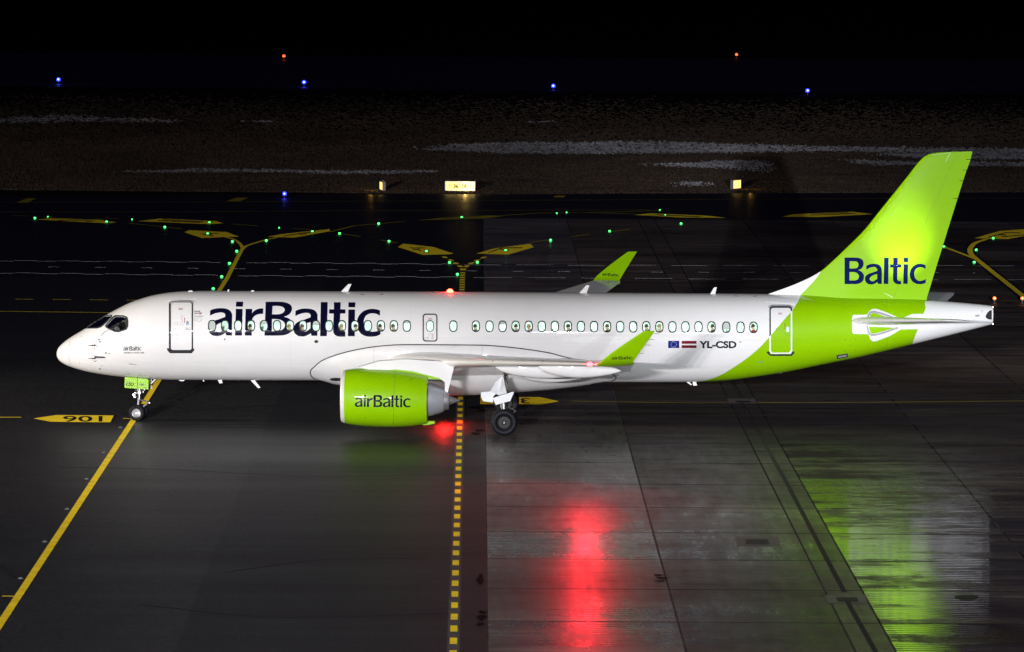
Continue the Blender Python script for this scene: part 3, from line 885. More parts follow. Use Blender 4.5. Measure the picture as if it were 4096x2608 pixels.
# livery: the lime tail zone, its edges measured on the surface
fr_px = [(3300, 1010), (3283, 1085), (3231, 1150), (3203, 1178), (3188, 1213), (3165, 1246), (3131.6, 1284.6), (3082, 1342.7), (3032, 1396), (2982, 1437), (2932, 1470.6), (2882, 1500.5), (2839, 1517), (2799, 1526)]
re_px = [(3703, 1202), (3702, 1232), (3693, 1257), (3686, 1280), (3672, 1316.5), (3660, 1345), (3645, 1379)]
fr = [at(x, y, 0) if y < 1176 else surf(x, y) for x, y in fr_px]
re = [surf(x, y) for x, y in re_px]
def livery(coat=.7):
    m, t, b = nt('livery_paint')
    tc = N(t, 'ShaderNodeTexCoord')
    sp = N(t, 'ShaderNodeSeparateXYZ')
    t.links.new(tc.outputs['Object'], sp.inputs[0])
    zt = mth(t, 'DIVIDE', sp.outputs[2], 12.0)
    def curve(pts, x0, x1):
        n = N(t, 'ShaderNodeFloatCurve')
        c = n.mapping.curves[0]
        P = sorted([(p.z/12.0, (p.x-x0)/(x1-x0)) for p in pts])
        c.points[0].location, c.points[1].location = P[0], P[-1]
        for q in P[1:-1]: c.points.new(*q)
        for q in c.points: q.handle_type = 'AUTO'
        n.mapping.extend = 'HORIZONTAL'
        n.mapping.update()
        t.links.new(zt, n.inputs['Value'])
        return mth(t, 'MULTIPLY_ADD', n.outputs[0], x1-x0, x0)
    # nudge the front line past the nose side below the keel and above the dorsal fin
    F0 = fr+[Vector((31.2, 0, 9.0)), Vector((31.4, 0, 12.0))]
    g1 = mth(t, 'GREATER_THAN', sp.outputs[0], curve(F0, 20, 40))
    R0 = re+[Vector((39, 0, 5.40)), Vector((39.5, 0, 12.0))]
    g2 = mth(t, 'LESS_THAN', sp.outputs[0], curve(R0, 20, 40))
    g = mth(t, 'MULTIPLY', g1, g2)
    nz = noise(t, .9, 6, .65, (1, 1, 1))
    st = noise(t, 2.0, 4, .6, (.3, 1, 3))
    dirt = ramp(t, mth(t, 'MULTIPLY_ADD', nz, .6, mth(t, 'MULTIPLY', st, .4)), [(.3, .93), (.65, 1.0)])
    c = mixc(t, g, WHITE, GREEN)
    c = mixc(t, 1.0, c, dirt, 'MULTIPLY')
    # faint skin joints
    def seam(v, period, w):
        f = mth(t, 'FRACT', mth(t, 'DIVIDE', v, period))
        return mth(t, 'LESS_THAN', f, w/period)
    s = seam(sp.outputs[0], 4.9, .015)
    for py_, px_ in ((1344, 1000), (1187, 1400), (1452, 1000)):
        s = mth(t, 'MAXIMUM', s, mth(t, 'LESS_THAN', mth(t, 'ABSOLUTE', mth(t, 'SUBTRACT', sp.outputs[2], surf(px_, py_).z)), .008))
    c = mixc(t, mth(t, 'MULTIPLY', s, .10), c, (.1, .1, .1))
    t.links.new(c, b.inputs['Base Color'])
    t.links.new(mth(t, 'MULTIPLY_ADD', nz, .12, .40), b.inputs['Roughness'])
    b.inputs['Specular IOR Level'].default_value = .12
    b.inputs['Coat Weight'].default_value = coat
    b.inputs['Coat Roughness'].default_value = .035 if coat > .3 else .12
    bump(t, b, nz, .06, .02)
    return m
M_livery = livery()

# windows: pixel centres of every cabin window on this side
win = [(848.4+51.93*k, 1302.7+.09*k) for k in range(16)]+[(1813.5, 1304.5)]
win += [(1903.5, 1305)]+[(1958+52.25*k, 1305.3+.17*k) for k in range(18)]+[(2905, 1309), (2962, 1309.4), (3014, 1309.6)]
dwin = [(1720, 1304)]
ck_side = [zc1(*p) for p in ((705, 465), (772, 392), (800, 375), (870, 376), (905, 388), (914, 420), (912, 470), (898, 498), (830, 518), (795, 516), (720, 486))]
ck_front = [zc1(*p) for p in ((500, 492), (560, 447), (640, 392), (690, 370), (752, 365), (742, 385), (690, 435), (650, 468), (620, 482))]
cut = MB()
def cutter(poly, y0, y1):
    a = [at(x, y, y0) for x, y in poly]
    b = [at(x, y, y1) for x, y in poly]
    cut.loft([a, b])
for c in win+dwin: cutter(oval(c[0], c[1], 13.6, 19.6, 20), -2.6, -1.25)
cutter(ck_side, -2.6, -.45)
cutter(ck_front, -2.6, -.06)
fo = fus.build('fuselage', [M_livery, M_cabin], None)
for p in fo.data.polygons:
    if p.vertices[0] >= n_out: p.material_index = 1
# make sure the inner skin faces inwards, the outer outwards
bm = bmesh.new()
bm.from_mesh(fo.data)
bm.verts.ensure_lookup_table()
inner = [f for f in bm.faces if f.verts[0].index >= n_out]
outer = [f for f in bm.faces if f.verts[0].index < n_out]
def vol(fs):
    s = 0
    for f in fs:
        v = [x.co for x in f.verts]
        for i in range(1, len(v)-1): s += v[0].dot(v[i].cross(v[i+1]))
    return s
if vol(outer) < 0: bmesh.ops.reverse_faces(bm, faces=outer)
if vol(inner) > 0: bmesh.ops.reverse_faces(bm, faces=inner)
bm.to_mesh(fo.data)
bm.free()
co = cut.build('window_cutter', M_cabin)
md = fo.modifiers.new('windows', 'BOOLEAN')
md.object, md.operation, md.solver = co, 'DIFFERENCE', 'EXACT'
dg = bpy.context.evaluated_depsgraph_get()
me2 = bpy.data.meshes.new_from_object(fo.evaluated_get(dg))
fo.modifiers.clear()
fo.data = me2
bpy.data.objects.remove(co)
me2.shade_smooth()
me2.set_sharp_from_angle(angle=math.radians(30))
finish(fo, jet)

# cabin windows: dark rim with a pane in it
M_rim = basic('window_rim', (.012, .012, .014), .5, spec=.1)
M_blind = basic('window_blind_plastic', (.55, .58, .55), .5, var=.05, spec=.1)
BLIND = {848: .9, 1056: .35, 1264: .5, 1471: .3, 1627: .25, 2010: .3, 2171: .22, 2327: .8, 2380: .4, 2484: .25, 2536: .5, 2693: .3, 2797: .35, 2905: .75}
for c in win:
    w = decal('cabin_window', [[oval(c[0], c[1], 16.8, 23.2, 28), oval(c[0], c[1], 12.8, 18.8, 28)]], M_rim, bvh_f, jet, off=.008)
    decal('window_pane', [[oval(c[0], c[1], 13.6, 19.6, 24)]], M_pane, bvh_f, w, off=-.012)
    if round(c[0]) in BLIND:
        e = BLIND[round(c[0])]
        yb = c[1]-19.6+39.2*e
        q = [p for p in oval(c[0], c[1], 13.5, 19.5, 48) if p[1] < yb]
        q.sort(key=lambda p: math.atan2(p[1]-yb-1, p[0]-c[0]))
        decal('window_blind', [[q]], M_blind, bvh_f, w, off=-.05)
def grow(poly, k):
    cx, cy = sum(p[0] for p in poly)/len(poly), sum(p[1] for p in poly)/len(poly)
    out = []
    for x, y in poly:
        d = math.hypot(x-cx, y-cy)
        out.append((x+(x-cx)/d*k, y+(y-cy)/d*k))
    return out
for poly in (ck_side, ck_front):
    w = decal('cockpit_window', [[grow(poly, 6.5), poly]], M_seal, bvh_f, jet, off=.010, sx=5, sy=4)
    decal('window_pane', [[grow(poly, 1)]], M_pane, bvh_f, w, off=-.01, sx=5, sy=4)
# cabin fittings
fz = 2.78
MB().box((15.2, 0, fz), (20.4, 2.6, .06)).build('cabin_floor', basic('cabin_carpet', (.10, .11, .12), .9), jet, smooth=False)
MB().loft([[Vector((xx, 0, sec(4.55)[0]))+(fpt(4.55, 2*math.pi*k/32)-Vector((4.55, 0, sec(4.55)[0])))*.95 for k in range(32)] for xx in (4.52, 4.58)]).build('cockpit_bulkhead', M_cabin, jet, smooth=False)
MB().box((3.0, 0, 2.75), (2.6, 2.4, .06)).build('cockpit_floor', M_void, jet, smooth=False)
MB().box((2.25, 0, 3.35), (.5, 2.0, .5)).build('instrument_panel', M_void, jet, smooth=False)
l = bpy.data.lights.new('cabin_light', 'AREA')
l.shape, l.size, l.size_y, l.energy, l.color = 'RECTANGLE', 25.5, .9, 620, (.76, 1.0, .88)
lo = bpy.data.objects.new('cabin_light', l)
lo.location = (17.6, 0, 5.12)
COL.objects.link(lo)
lamp('cockpit_light', (3.9, -.2, 4.3), 2.2, (1, .8, .5), .1)

def seat_mb():
    m = MB()
    m.box((0, 0, .42), (.46, .46, .12))
    m.prism([(.20, -.22, .40), (.36, -.20, 1.27), (.46, -.20, 1.25), (.33, -.22, .36)], (0, .42, 0))
    m.box((.05, -.25, .62), (.36, .05, .05)).box((.05, .25, .62), (.36, .05, .05)).box((.1, 0, .18), (.3, .4, .36))
    return m
seat0 = None
rows = [at(848+52*1.5*k, 1304, -1.1).x for k in range(11)]+[at(1930+52*1.5*k, 1306, -1.1).x for k in range(15)]
for x in rows:
    if seat0 is None:
        seat0 = seat_mb().build('seat', M_seat, jet, smooth=False)
        s = seat0
    else:
        s = seat0.copy()
        COL.objects.link(s)
    s.location = (x+.05, -1.1, fz+.03)

# ---- painted lettering, doors, flags
def hm(x, y): return 800+x/6.02, 1190+y/6.022
decal('lettering', glyphs(HEAVY, hm), M_navy, bvh_f, fo, off=.005, sx=2, sy=2, holes=[(c[0], c[1], 14.9, 21.1) for c in win[:16]])
decal('lettering', word(AIRBALTIC, (493.6, 1402), (565, 1402), 17), M_navy, bvh_f, fo, off=.005, sx=6)
decal('lettering', [text_shape('AIRBUS A220-300', (494.5, 1408, 577, 1413.5), bold=.02)], M_black, bvh_f, fo, off=.005, sx=6)
decal('lettering', [text_shape('Latvia', (777, 1241.5, 801, 1248), bold=.03), text_shape('100', (777, 1250.5, 792, 1256.5), bold=.02), text_shape('VALMIERA', (776.5, 1263, 814, 1268))], M_black, bvh_f, fo, off=.005)
decal('stripe_print', [[rrect(794, 1250.5, 807, 1253, .3)], [rrect(794, 1254.3, 807, 1256.8, .3)]], M_maroon, bvh_f, fo, off=.005)
mp = [(777, 1281), (779, 1275), (784, 1273), (786, 1277), (791, 1278), (792, 1271.5), (797, 1270.5), (804, 1273), (806, 1280), (803, 1285), (796, 1287), (790, 1283), (783, 1284)]
decal('lettering', [[stroke(mp+[mp[0]], 1.0)]], M_mark, bvh_f, fo, off=.005)
decal('lettering', [text_shape('YL-CSD', (2797, 1364, 2946, 1393), bold=.04)], M_black, bvh_f, fo, off=.005)
fl = decal('flag', [[rrect(2672.5, 1363, 2717, 1392, .3)]], M_euro, bvh_f, fo, off=.005)
st = []
for k in range(12):
    q = math.radians(30*k)
    cx, cy = 2694.7+11*math.sin(q), 1377.5-11*math.cos(q)
    st.append([[(cx+(1.7 if j % 2 == 0 else .75)*math.sin(math.pi*j/5), cy-(1.7 if j % 2 == 0 else .75)*math.cos(math.pi*j/5)) for j in range(10)]])
decal('star_print', st, M_flagw, bvh_f, fo, off=.009)
decal('stripe_print', [[rrect(2726.5, 1363.5, 2786, 1375, .3)], [rrect(2726.5, 1381, 2786, 1392, .3)]], M_maroon, bvh_f, fo, off=.005)
M_steel = basic('handle_recess', (.30, .36, .42), .3, .6)
def zd(x, y): return 2600+x/3.01, 1150+y/3.01
# front passenger door
d = decal('passenger_door', [[rrect(675.5, 1205, 772.5, 1405, 11), rrect(683.5, 1210, 766.5, 1399.5, 8)]], M_seal, bvh_f, jet, off=.007)
decal('door_sill', [[[zc1(*p) for p in ((1325, 697), (1350, 697), (1362, 714), (1568, 714), (1578, 700), (1602, 700), (1602, 718), (1575, 748), (1355, 748), (1325, 716))]]], M_seal, bvh_f, d, off=.012)
decal('door_hood', [[[zc1(*p) for p in ((1352, 245), (1355, 222), (1385, 207), (1560, 207), (1592, 220), (1598, 242), (1590, 242), (1565, 226), (1385, 226), (1362, 245))]]], basic('door_hood_grey', (.34, .34, .36), .4), bvh_f, d, off=.02)
decal('door_handle', [[oval(750, 1296, 5.5, 11.5)]], M_steel, bvh_f, d, off=.01)
decal('stencil_print', [[rrect(714.5, 1232, 731, 1239.5, .5), rrect(715.5, 1233, 730, 1238.5, .5)], text_shape('EXIT', (717, 1234, 728.5, 1237.6), bold=.02), [stroke([(738.5, 1291), (738.5, 1270)], 2.4)]], M_red, bvh_f, d, off=.009)
decal('stencil_print', [[stroke([(724, 1301), (732, 1301), (732, 1289), (730, 1286), (730, 1262), (725, 1262), (725, 1286), (723, 1289), (723, 1301)], .9)], [rrect(699, 1289, 712, 1300, .5), rrect(700, 1290, 711, 1299, .5)], [rrect(741.5, 1311, 759.5, 1321, .5), rrect(742.5, 1312, 758.5, 1320, .5)], text_shape('NO STEP', (744, 1314, 757, 1318)) if False else [rrect(745, 1314, 756, 1318, .4)], [stroke([(688, 1354), (690, 1335), (706, 1335), (711, 1340), (711, 1353), (700, 1355)], .9)]], M_mark, bvh_f, d, off=.009)
decal('gutter', [[stroke([(670, 1203.5), (728, 1201), (786, 1195)], 2.2)]], basic('gutter_trim', (.9, .9, .9), .3), bvh_f, fo, off=.02)
# over-wing exit
d = decal('emergency_exit', [[rrect(1690.5, 1254.5, 1750, 1366.5, 13), rrect(1695.5, 1259.5, 1745, 1361.5, 9)]], M_seal, bvh_f, jet, off=.007)
decal('exit_window', [[oval(1720, 1304, 16.2, 22.6, 28), oval(1720, 1304, 13.2, 19.2, 28)]], M_seal, bvh_f, d, off=.008)
decal('window_pane', [[oval(1720, 1304, 13.6, 19.6, 24)]], M_pane, bvh_f, d, off=-.012)
decal('stencil_print', [[rrect(1713, 1273, 1728.5, 1281, .5), rrect(1714, 1274, 1727.5, 1280, .5)], text_shape('EXIT', (1715.5, 1275, 1726, 1279), bold=.02), [stroke([(1731.5, 1357), (1731.5, 1335)], 2)]], M_red, bvh_f, d, off=.009)
decal('stencil_print', [[rrect(1700, 1349, 1712, 1360, .5), rrect(1701, 1350, 1711, 1359, .5)], [stroke([(1714, 1357), (1716, 1334), (1724, 1334), (1726, 1357)], .9)]], M_mark, bvh_f, d, off=.009)
# rear door: its outline is dark on the white skin and white on the lime skin
d = decal('passenger_door', [[[zd(1437, 590), zd(1437, 250), zd(1470, 222), zd(1680, 222), zd(1712, 250), zd(1712, 275), zd(1695, 295), zd(1695, 262), zd(1672, 246), zd(1478, 246), zd(1455, 262), zd(1455, 570)]]], M_seal, bvh_f, jet, off=.007)
decal('door_outline', [[[zd(*p) for p in ((1437, 590), (1455, 570), (1455, 755), (1470, 782), (1672, 782), (1695, 755), (1695, 295), (1712, 275), (1712, 765), (1690, 798), (1458, 798), (1437, 765))]]], M_flagw, bvh_f, d, off=.009)
decal('door_sill', [[[zd(*p) for p in ((1405, 770), (1436, 770), (1448, 801), (1700, 801), (1713, 768), (1736, 768), (1737, 790), (1705, 822), (1450, 822), (1405, 788))]]], M_seal, bvh_f, d, off=.012)
decal('door_hood', [[[zd(*p) for p in ((1425, 250), (1432, 225), (1470, 210), (1680, 210), (1712, 226), (1718, 250), (1706, 250), (1680, 228), (1470, 228), (1440, 250))]]], basic('door_hood_grey', (.30, .30, .33), .4), bvh_f, d, off=.02)
decal('door_handle', [[oval(*zd(1658, 502), 5.5, 11)]], M_steel, bvh_f, d, off=.01)
decal('stencil_print', [[rrect(*zd(1546, 305), *zd(1591, 327), .5), rrect(*zd(1549, 308), *zd(1588, 324), .5)], text_shape('EXIT', (*zd(1553, 310), *zd(1584, 322)), bold=.02), [stroke([zd(1624, 498), zd(1624, 432)], 2.2)]], M_red, bvh_f, d, off=.009)
M_olive = basic('olive_stencil', (.12, .22, .01), .5)
decal('stencil_print', [[rrect(*zd(1632, 547), *zd(1682, 576), .5), rrect(*zd(1636, 551), *zd(1678, 572), .5)], [rrect(*zd(1518, 488), *zd(1550, 516), .5), rrect(*zd(1522, 492), *zd(1546, 512), .5)], [stroke([zd(1565, 510), zd(1568, 485), zd(1600, 482), zd(1615, 500), zd(1605, 522), zd(1575, 524)], 1)]], M_olive, bvh_f, d, off=.009)
decal('gutter', [[stroke([zd(1395, 172), zd(1560, 188), zd(1745, 204)], 2.4)]], basic('gutter_trim', (.9, .9, .9), .3), bvh_f, fo, off=.02)
# small stencils, ports and probes
decal('port_print', [[oval(2960.7, 1368, 2.8, 2.8, 14, 2)], [oval(1265, 1366, 8, 6, 18, 2.4)], [oval(899, 1357.5, 3, 3, 14, 2)], [oval(1731, 1401, 3, 3, 14, 2)], [oval(1855, 1403, 3, 3, 14, 2)]], M_seal, bvh_f, fo, off=.009)
decal('rescue_print', [[stroke(p, 2)] for p in ([(1444, 1174), (1444, 1178), (1457, 1178.5)], [(1530, 1174), (1530, 1178.5), (1516, 1178.5)], [zd(1020, 93), zd(1020, 104), zd(1058, 107)], [zd(1280, 96), zd(1280, 107), zd(1240, 107)])]+[[stroke(p, 1.6)] for p in ([(1490, 1169), (1494, 1169.5)], [(1507, 1170), (1513, 1170.5)], [zd(1150, 78), zd(1160, 79)], [zd(1212, 84), zd(1224, 86)])], M_red, bvh_f, fo, off=.007)
def zt(x, y): return 3300+x/3.025, 1100+y/3.025
decal('access_print', [[stroke([zt(*q) for q in p], 1.6)] for p in ([(238, 790), (238, 778), (252, 776)], [(360, 775), (374, 774), (373, 788)], [(233, 910), (235, 922), (244, 922)], [(355, 915), (367, 914), (366, 906)], [(292, 850), (305, 847), (322, 850)])], M_olive, bvh_f, fo, off=.007)
decal('access_print', [[stroke([zc1(*q) for q in p], 1.2)] for p in ([(641, 568), (654, 568), (654, 580)], [(445, 580), (455, 570)], [(428, 840), (430, 852), (438, 852)], [(646, 878), (658, 877), (659, 868)], [(910, 952), (945, 952)], [(905, 967), (945, 967), (945, 975)], [(1030, 980), (1050, 965), (1062, 980)], [(1080, 975), (1112, 977)])], M_mark, bvh_f, fo, off=.007)
for (cx, cy) in ((585, 665), (585, 798)):
    q = zc1(cx, cy)
    p = decal('air_probe', [[oval(*q, 10, 12.5, 24, 2), oval(*q, 9, 11.4, 24, 2)]], M_mark, bvh_f, jet, off=.006, sx=5)
    a = surf(*q)
    MB().tube([a, a+Vector((.02, -.07, -.01)), a+Vector((-.14, -.10, -.01)), a+Vector((-.26, -.12, -.01))], [.035, .028, .016, .008], 8).build('probe_tube', M_dark, p)
for (cx, cy) in ((630, 610), (640, 632), (700, 745), (640, 908)):
    a = surf(*zc1(cx, cy))
    MB().tube([a, a+Vector((-.03, -.09, 0))], [.03, .012], 8).build('sensor_vane', M_dark, jet)
decal('stencil_print', [[rrect(*zc1(x-9, y-4), *zc1(x+9, y+4), .4)] for x, y in ((583, 705), (590, 832), (732, 748))], M_mark, bvh_f, fo, off=.006)
# nose windscreen upper trim line, radome line
decal('radome_joint', [[stroke([zc1(*p) for p in ((330, 625), (322, 700), (320, 780), (333, 870))], .8)]], M_mark, bvh_f, fo, off=.005)
# waterline of the belly stripe gap: outflow slots
decal('air_inlet', [[stroke([zt(*p) for p in ((142, 992), (276, 970))], 15)]], M_seal, bvh_f, jet, off=.008)
decal('inlet_lip', [[stroke([zt(*p) for p in ((156, 990), (262, 972))], 7)]], M_kite, bvh_f, fo, off=.014)

# ---- tailplane plates on the tail cone
wp = [zt(*p) for p in ((335, 490), (345, 484), (512, 480), (525, 455), (545, 428), (585, 408), (640, 415), (750, 455), (880, 513), (930, 522), (985, 503), (1050, 473), (1205, 470), (1330, 470), (1330, 655), (1125, 655), (920, 658), (780, 740), (620, 800), (580, 804), (545, 775), (528, 716), (345, 712), (333, 700), (328, 680), (328, 510))]
decal('stabiliser_plate', [[wp]], M_white, bvh_f, fo, off=.006)
for pts, w in (([(512, 550), (525, 490), (550, 452), (600, 447), (700, 472), (888, 538)], 8), ([(508, 618), (527, 695), (560, 724), (600, 724), (700, 700), (885, 636)], 7.5)):
    q = [zt(*p) for p in pts]
    decal('stabiliser_seal', [[stroke(q, w)]], M_kite, bvh_f, fo, off=.012)
    ins_ = [zt(*p) for p in (((532, 545), (548, 478), (566, 464), (600, 462), (690, 488), (850, 545)) if pts[0][1] == 550 else ((530, 625), (545, 690), (568, 708), (600, 708), (690, 686), (850, 636)))]
    decal('stabiliser_plate', [[ins_]], M_green, bvh_f, fo, off=.010)

# ---- wings
def foil(n=14, t=.12, camber=.02):
    xs = [.5*(1-math.cos(math.pi*i/n)) for i in range(n+1)]
    th = lambda x: 5*t*(.2969*math.sqrt(x)-.126*x-.3516*x*x+.2843*x**3-.1036*x**4)
    cm = lambda x: camber*4*x*(1-x)*(.5+x)
    upr = [(x, cm(x)+th(x)) for x in reversed(xs)]
    low = [(x, cm(x)-th(x)) for x in xs[1:-1]]
    return upr+low
def wing_ring(Y, lex, lez, tex, tez, t, camber=.02, nrm=Vector((0, 0, 1))):
    le, te = Vector((lex, Y, lez)), Vector((tex, Y, tez))
    c = (te-le).length
    return [le+(te-le)*u+nrm*(v*c) for u, v in foil(14, t, camber)]
wst = []
for Y, lex, py, ch_, inc, t in ((-.8, 13.0, 1449, 7.9, 4.2, .13), (-1.75, 13.7, 1447, 7.1, 4.0, .135), (-3.4, 14.95, 1446.5, 5.9, 3.4, .125), (-5.5, 16.2, 1447, 4.75, 2.6, .115), (-8.0, 17.55, 1449, 3.85, 1.5, .11), (-11.0, 19.2, 1452, 3.0, .4, .105), (-14.0, 20.85, 1455, 2.15, -.6, .10), (-16.4, 22.15, 1458.5, 1.45, -1.5, .10)):
    lz = zfor(lex, Y, py)
    wst.append((Y, lex, lz, lex+ch_, lz-ch_*math.sin(math.radians(inc)), t))
wmb = MB()
wmb.loft([wing_ring(*s) for s in wst])
def zw(x, y): return 1900+x/2.8925, 1250+y/2.8925
wl = MB()
rings = []
for (lx_, tx_, y, Y, t) in ((1395, 1832, 604, -16.38, .10), (1425, 1832, 592, -16.55, .10), (1460, 1830, 568, -16.75, .09), (1512, 1866, 518, -16.92, .085), (1672, 1950, 400, -17.15, .08), (1822, 2022, 300, -17.33, .08), (1925, 2070, 232, -17.44, .075), (1958, 2083, 212, -17.47, .05)):
    a, b = at(*zw(lx_, y), Y), at(*zw(tx_, y), Y)
    nv = Vector((0, .25, 1)) if Y > -16.5 else (Vector((0, .7, .7)) if Y > -16.7 else Vector((0, .95, .25)))
    le, te = a, b
    c = (te-le).length
    rings.append([le+(te-le)*u+nv.normalized()*(v*c) for u, v in foil(12, t, .0)])
wl.loft(rings)
def canoe(y, x0, x1, z, r, dz):
    m = MB()
    n = 16
    m.loft([[Vector((x0+(x1-x0)*s, y+r*.8*w*math.cos(q), z+dz*s+r*1.25*w*math.sin(q))) for q in [2*math.pi*k/16 for k in range(16)]]
            for s, w in [(i/n, max(.02, math.sin(math.pi*(i/n)**.8)**.75)) for i in range(n+1)]])
    return m
def put_wing(mir):
    f = (lambda m: m.mirror()) if mir else (lambda m: m)
    m = f(wmb)
    if mir: m.v = [p+Vector((0, 0, .15*math.sin(math.pi*max(0, abs(p.y)-1.75)/17))) for p in m.v]   # fuel load bends the two wings unequally
    w = m.build('wing', M_white, jet, angle=60)
    g = f(wl).build('winglet', M_green, w, angle=60)
    for (Y, x0, x1, py) in ((-4.6, 19.0, 22.0, 1494), (-8.2, 18.3, 22.3, 1477), (-11.6, 20.0, 23.2, 1474)):
        xm_ = (x0+x1)/2
        z = zfor(xm_, Y, py)
        f(canoe(Y, x0, x1, z+.08, .30, -.16)).build('flap_fairing', M_white, w, angle=60)
    return w, g
wing_n, wl_n = put_wing(False)
wing_f, wl_f = put_wing(True)
decal('lettering', word(AIRBALTIC, (2445, 1438.2), (2530.5, 1436.5), 12.2, shear=.1), M_black, bvh_of(wl_n), wing_n, off=.006)
decal('lettering', word(AIRBALTIC, (2407, 1102), (2477, 1107.5), 11.3, shear=.1), M_black, bvh_of(wl_f), wing_f, off=.006)
# slat joints along the near leading edge
bw = bvh_of(wing_n)
for x in (1972, 2171):
    decal('slat_joint', [[stroke([(x+2, 1440), (x-1, 1446), (x-3, 1454)], 1.4)]], M_seal, bw, wing_n, off=.004)
mwick = MB()
for (x, y, Y) in ((2085, 245, -17.4), (2035, 312, -17.3), (1990, 376, -17.2), (1915, 472, -17)):
    a = at(*zw(x-20, y-2), Y)
    mwick.tube([a, a+Vector((.2, 0, -.01))], .008, 5)
mwick.build('static_wick', M_dark, wing_n)

# ---- belly fairing: a smooth bulge standing proud of the skin inside its outline
ft = [(1240.7, 1489), (1246, 1477), (1254, 1470), (1283, 1445.5), (1324.6, 1426.8), (1378.6, 1410), (1432.5, 1397.8), (1490, 1388.2), (1545, 1382.4), (1594.5, 1379.5), (1677.6, 1379), (1823, 1380), (1927, 1381), (2010, 1386.5), (2093, 1395.7), (2200.8, 1412.5), (2245.7, 1424.6), (2280, 1433), (2315, 1442), (2380, 1464), (2430, 1487), (2455, 1501), (2464.6, 1509)]
fb = [(1240.7, 1489), (1246, 1499), (1262, 1507), (1290, 1515), (1320, 1521), (1360, 1530)]
fb2 = [(2340, 1545), (2418, 1531), (2450, 1521), (2464.6, 1509)]
def ang(p):
    c, rz, ry = sec(p.x)
    return math.atan2(-p.y/ry, (p.z-lift(p.x)*min(1, (p.y/ry)**2)-c)/rz)
T = [surf(*p) for p in ft]
TX = [p.x for p in T]
TA = [ang(p) for p in T]
ta = pchip(TX, TA)
x0f, x1f = TX[0], TX[-1]
Bt = [surf(x, min(y, 1519)) for x, y in fb[:5]]
def lowa(x):
    xe = Bt[-1].x
    if x < xe: return max(ta(x), ta(x0f)+(math.pi-ta(x0f))*math.sqrt((x-x0f)/(xe-x0f)))
    if x > x1f-1.1: return max(ta(x), ta(x1f)+(math.pi-ta(x1f))*math.sqrt(max(0, (x1f-x)/1.1)))
    return math.pi
depth = pchip([x0f, x0f+.9, x0f+2.0, 15.5, 16.6, 17.8, 19.2, 20.5, 22.0, x1f-.5, x1f], [0.0, .16, .34, .52, .60, .56, .44, .32, .12, .03, 0.0])
side = pchip([x0f, x0f+.8, 13.5, 15.0, 20.0, 22.0, x1f], [0.0, .12, .26, .34, .34, .2, 0.0])
fv, ff = [], []
nx, na = 90, 26
for i in range(nx+1):
    x = x0f+(x1f-x0f)*(.5-.5*math.cos(math.pi*i/nx))
    a0, a1 = ta(x), lowa(x)
    row = []
    for k in range(na+1):
        a = a0+(a1-a0)*k/na
        r = 1.8
        d = (a-a0)*r
        if a1 < math.pi-.01: d = min(d, (a1-a)*r)
        d = min(d, (x-x0f)*.9+.0, (x1f-x)*.7)
        e = 1-math.exp(-max(0, d)/.22)
        w = (a-a0)/max(.01, math.pi-a0)
        B = side(x)*(1-w)+depth(x)*w
        p = fpt(x, a)
        n = Vector((0, -math.sin(a), math.cos(a)))
        row.append(p+n*(.004+B*e))
    row += [Vector((p.x, -p.y, p.z)) for p in reversed(row[:-1])]
    fv += row
W_ = 2*na+1
for i in range(nx):
    for k in range(W_-1):
        ff.append((i*W_+k, i*W_+k+1, (i+1)*W_+k+1, (i+1)*W_+k))
bf = mk('belly_fairing', fv, ff, M_white, jet, angle=80)
edge = [fv[i*W_]+Vector((0, -.012, .006)) for i in range(nx+1)]
MB().tube(edge, .022, 6).build('fairing_seal', M_seal, bf)
for rng in (range(0, nx//2), range(nx//2, nx+1)):
    low = []
    for i in rng:
        x = x0f+(x1f-x0f)*(.5-.5*math.cos(math.pi*i/nx))
        if lowa(x) < math.pi-.3: low.append(fpt(x, lowa(x))+Vector((0, -.012, -.006)))
    if len(low) > 2: MB().tube(low, .022, 6).build('fairing_seal', M_seal, bf)
bvh_b = bvh_of(bf)
decal('air_inlet', [[oval(1345, 1517, 26, 6.5, 24, 2)]], M_void, bvh_b, jet, off=.01)
for y0, y1, x in ((1381, 1445, 1929), (1390, 1450, 1496)):
    decal('panel_joint', [[stroke([(x, y0+2), (x-1, y1)], .9)]], M_mark, bvh_b, bf, off=.005)

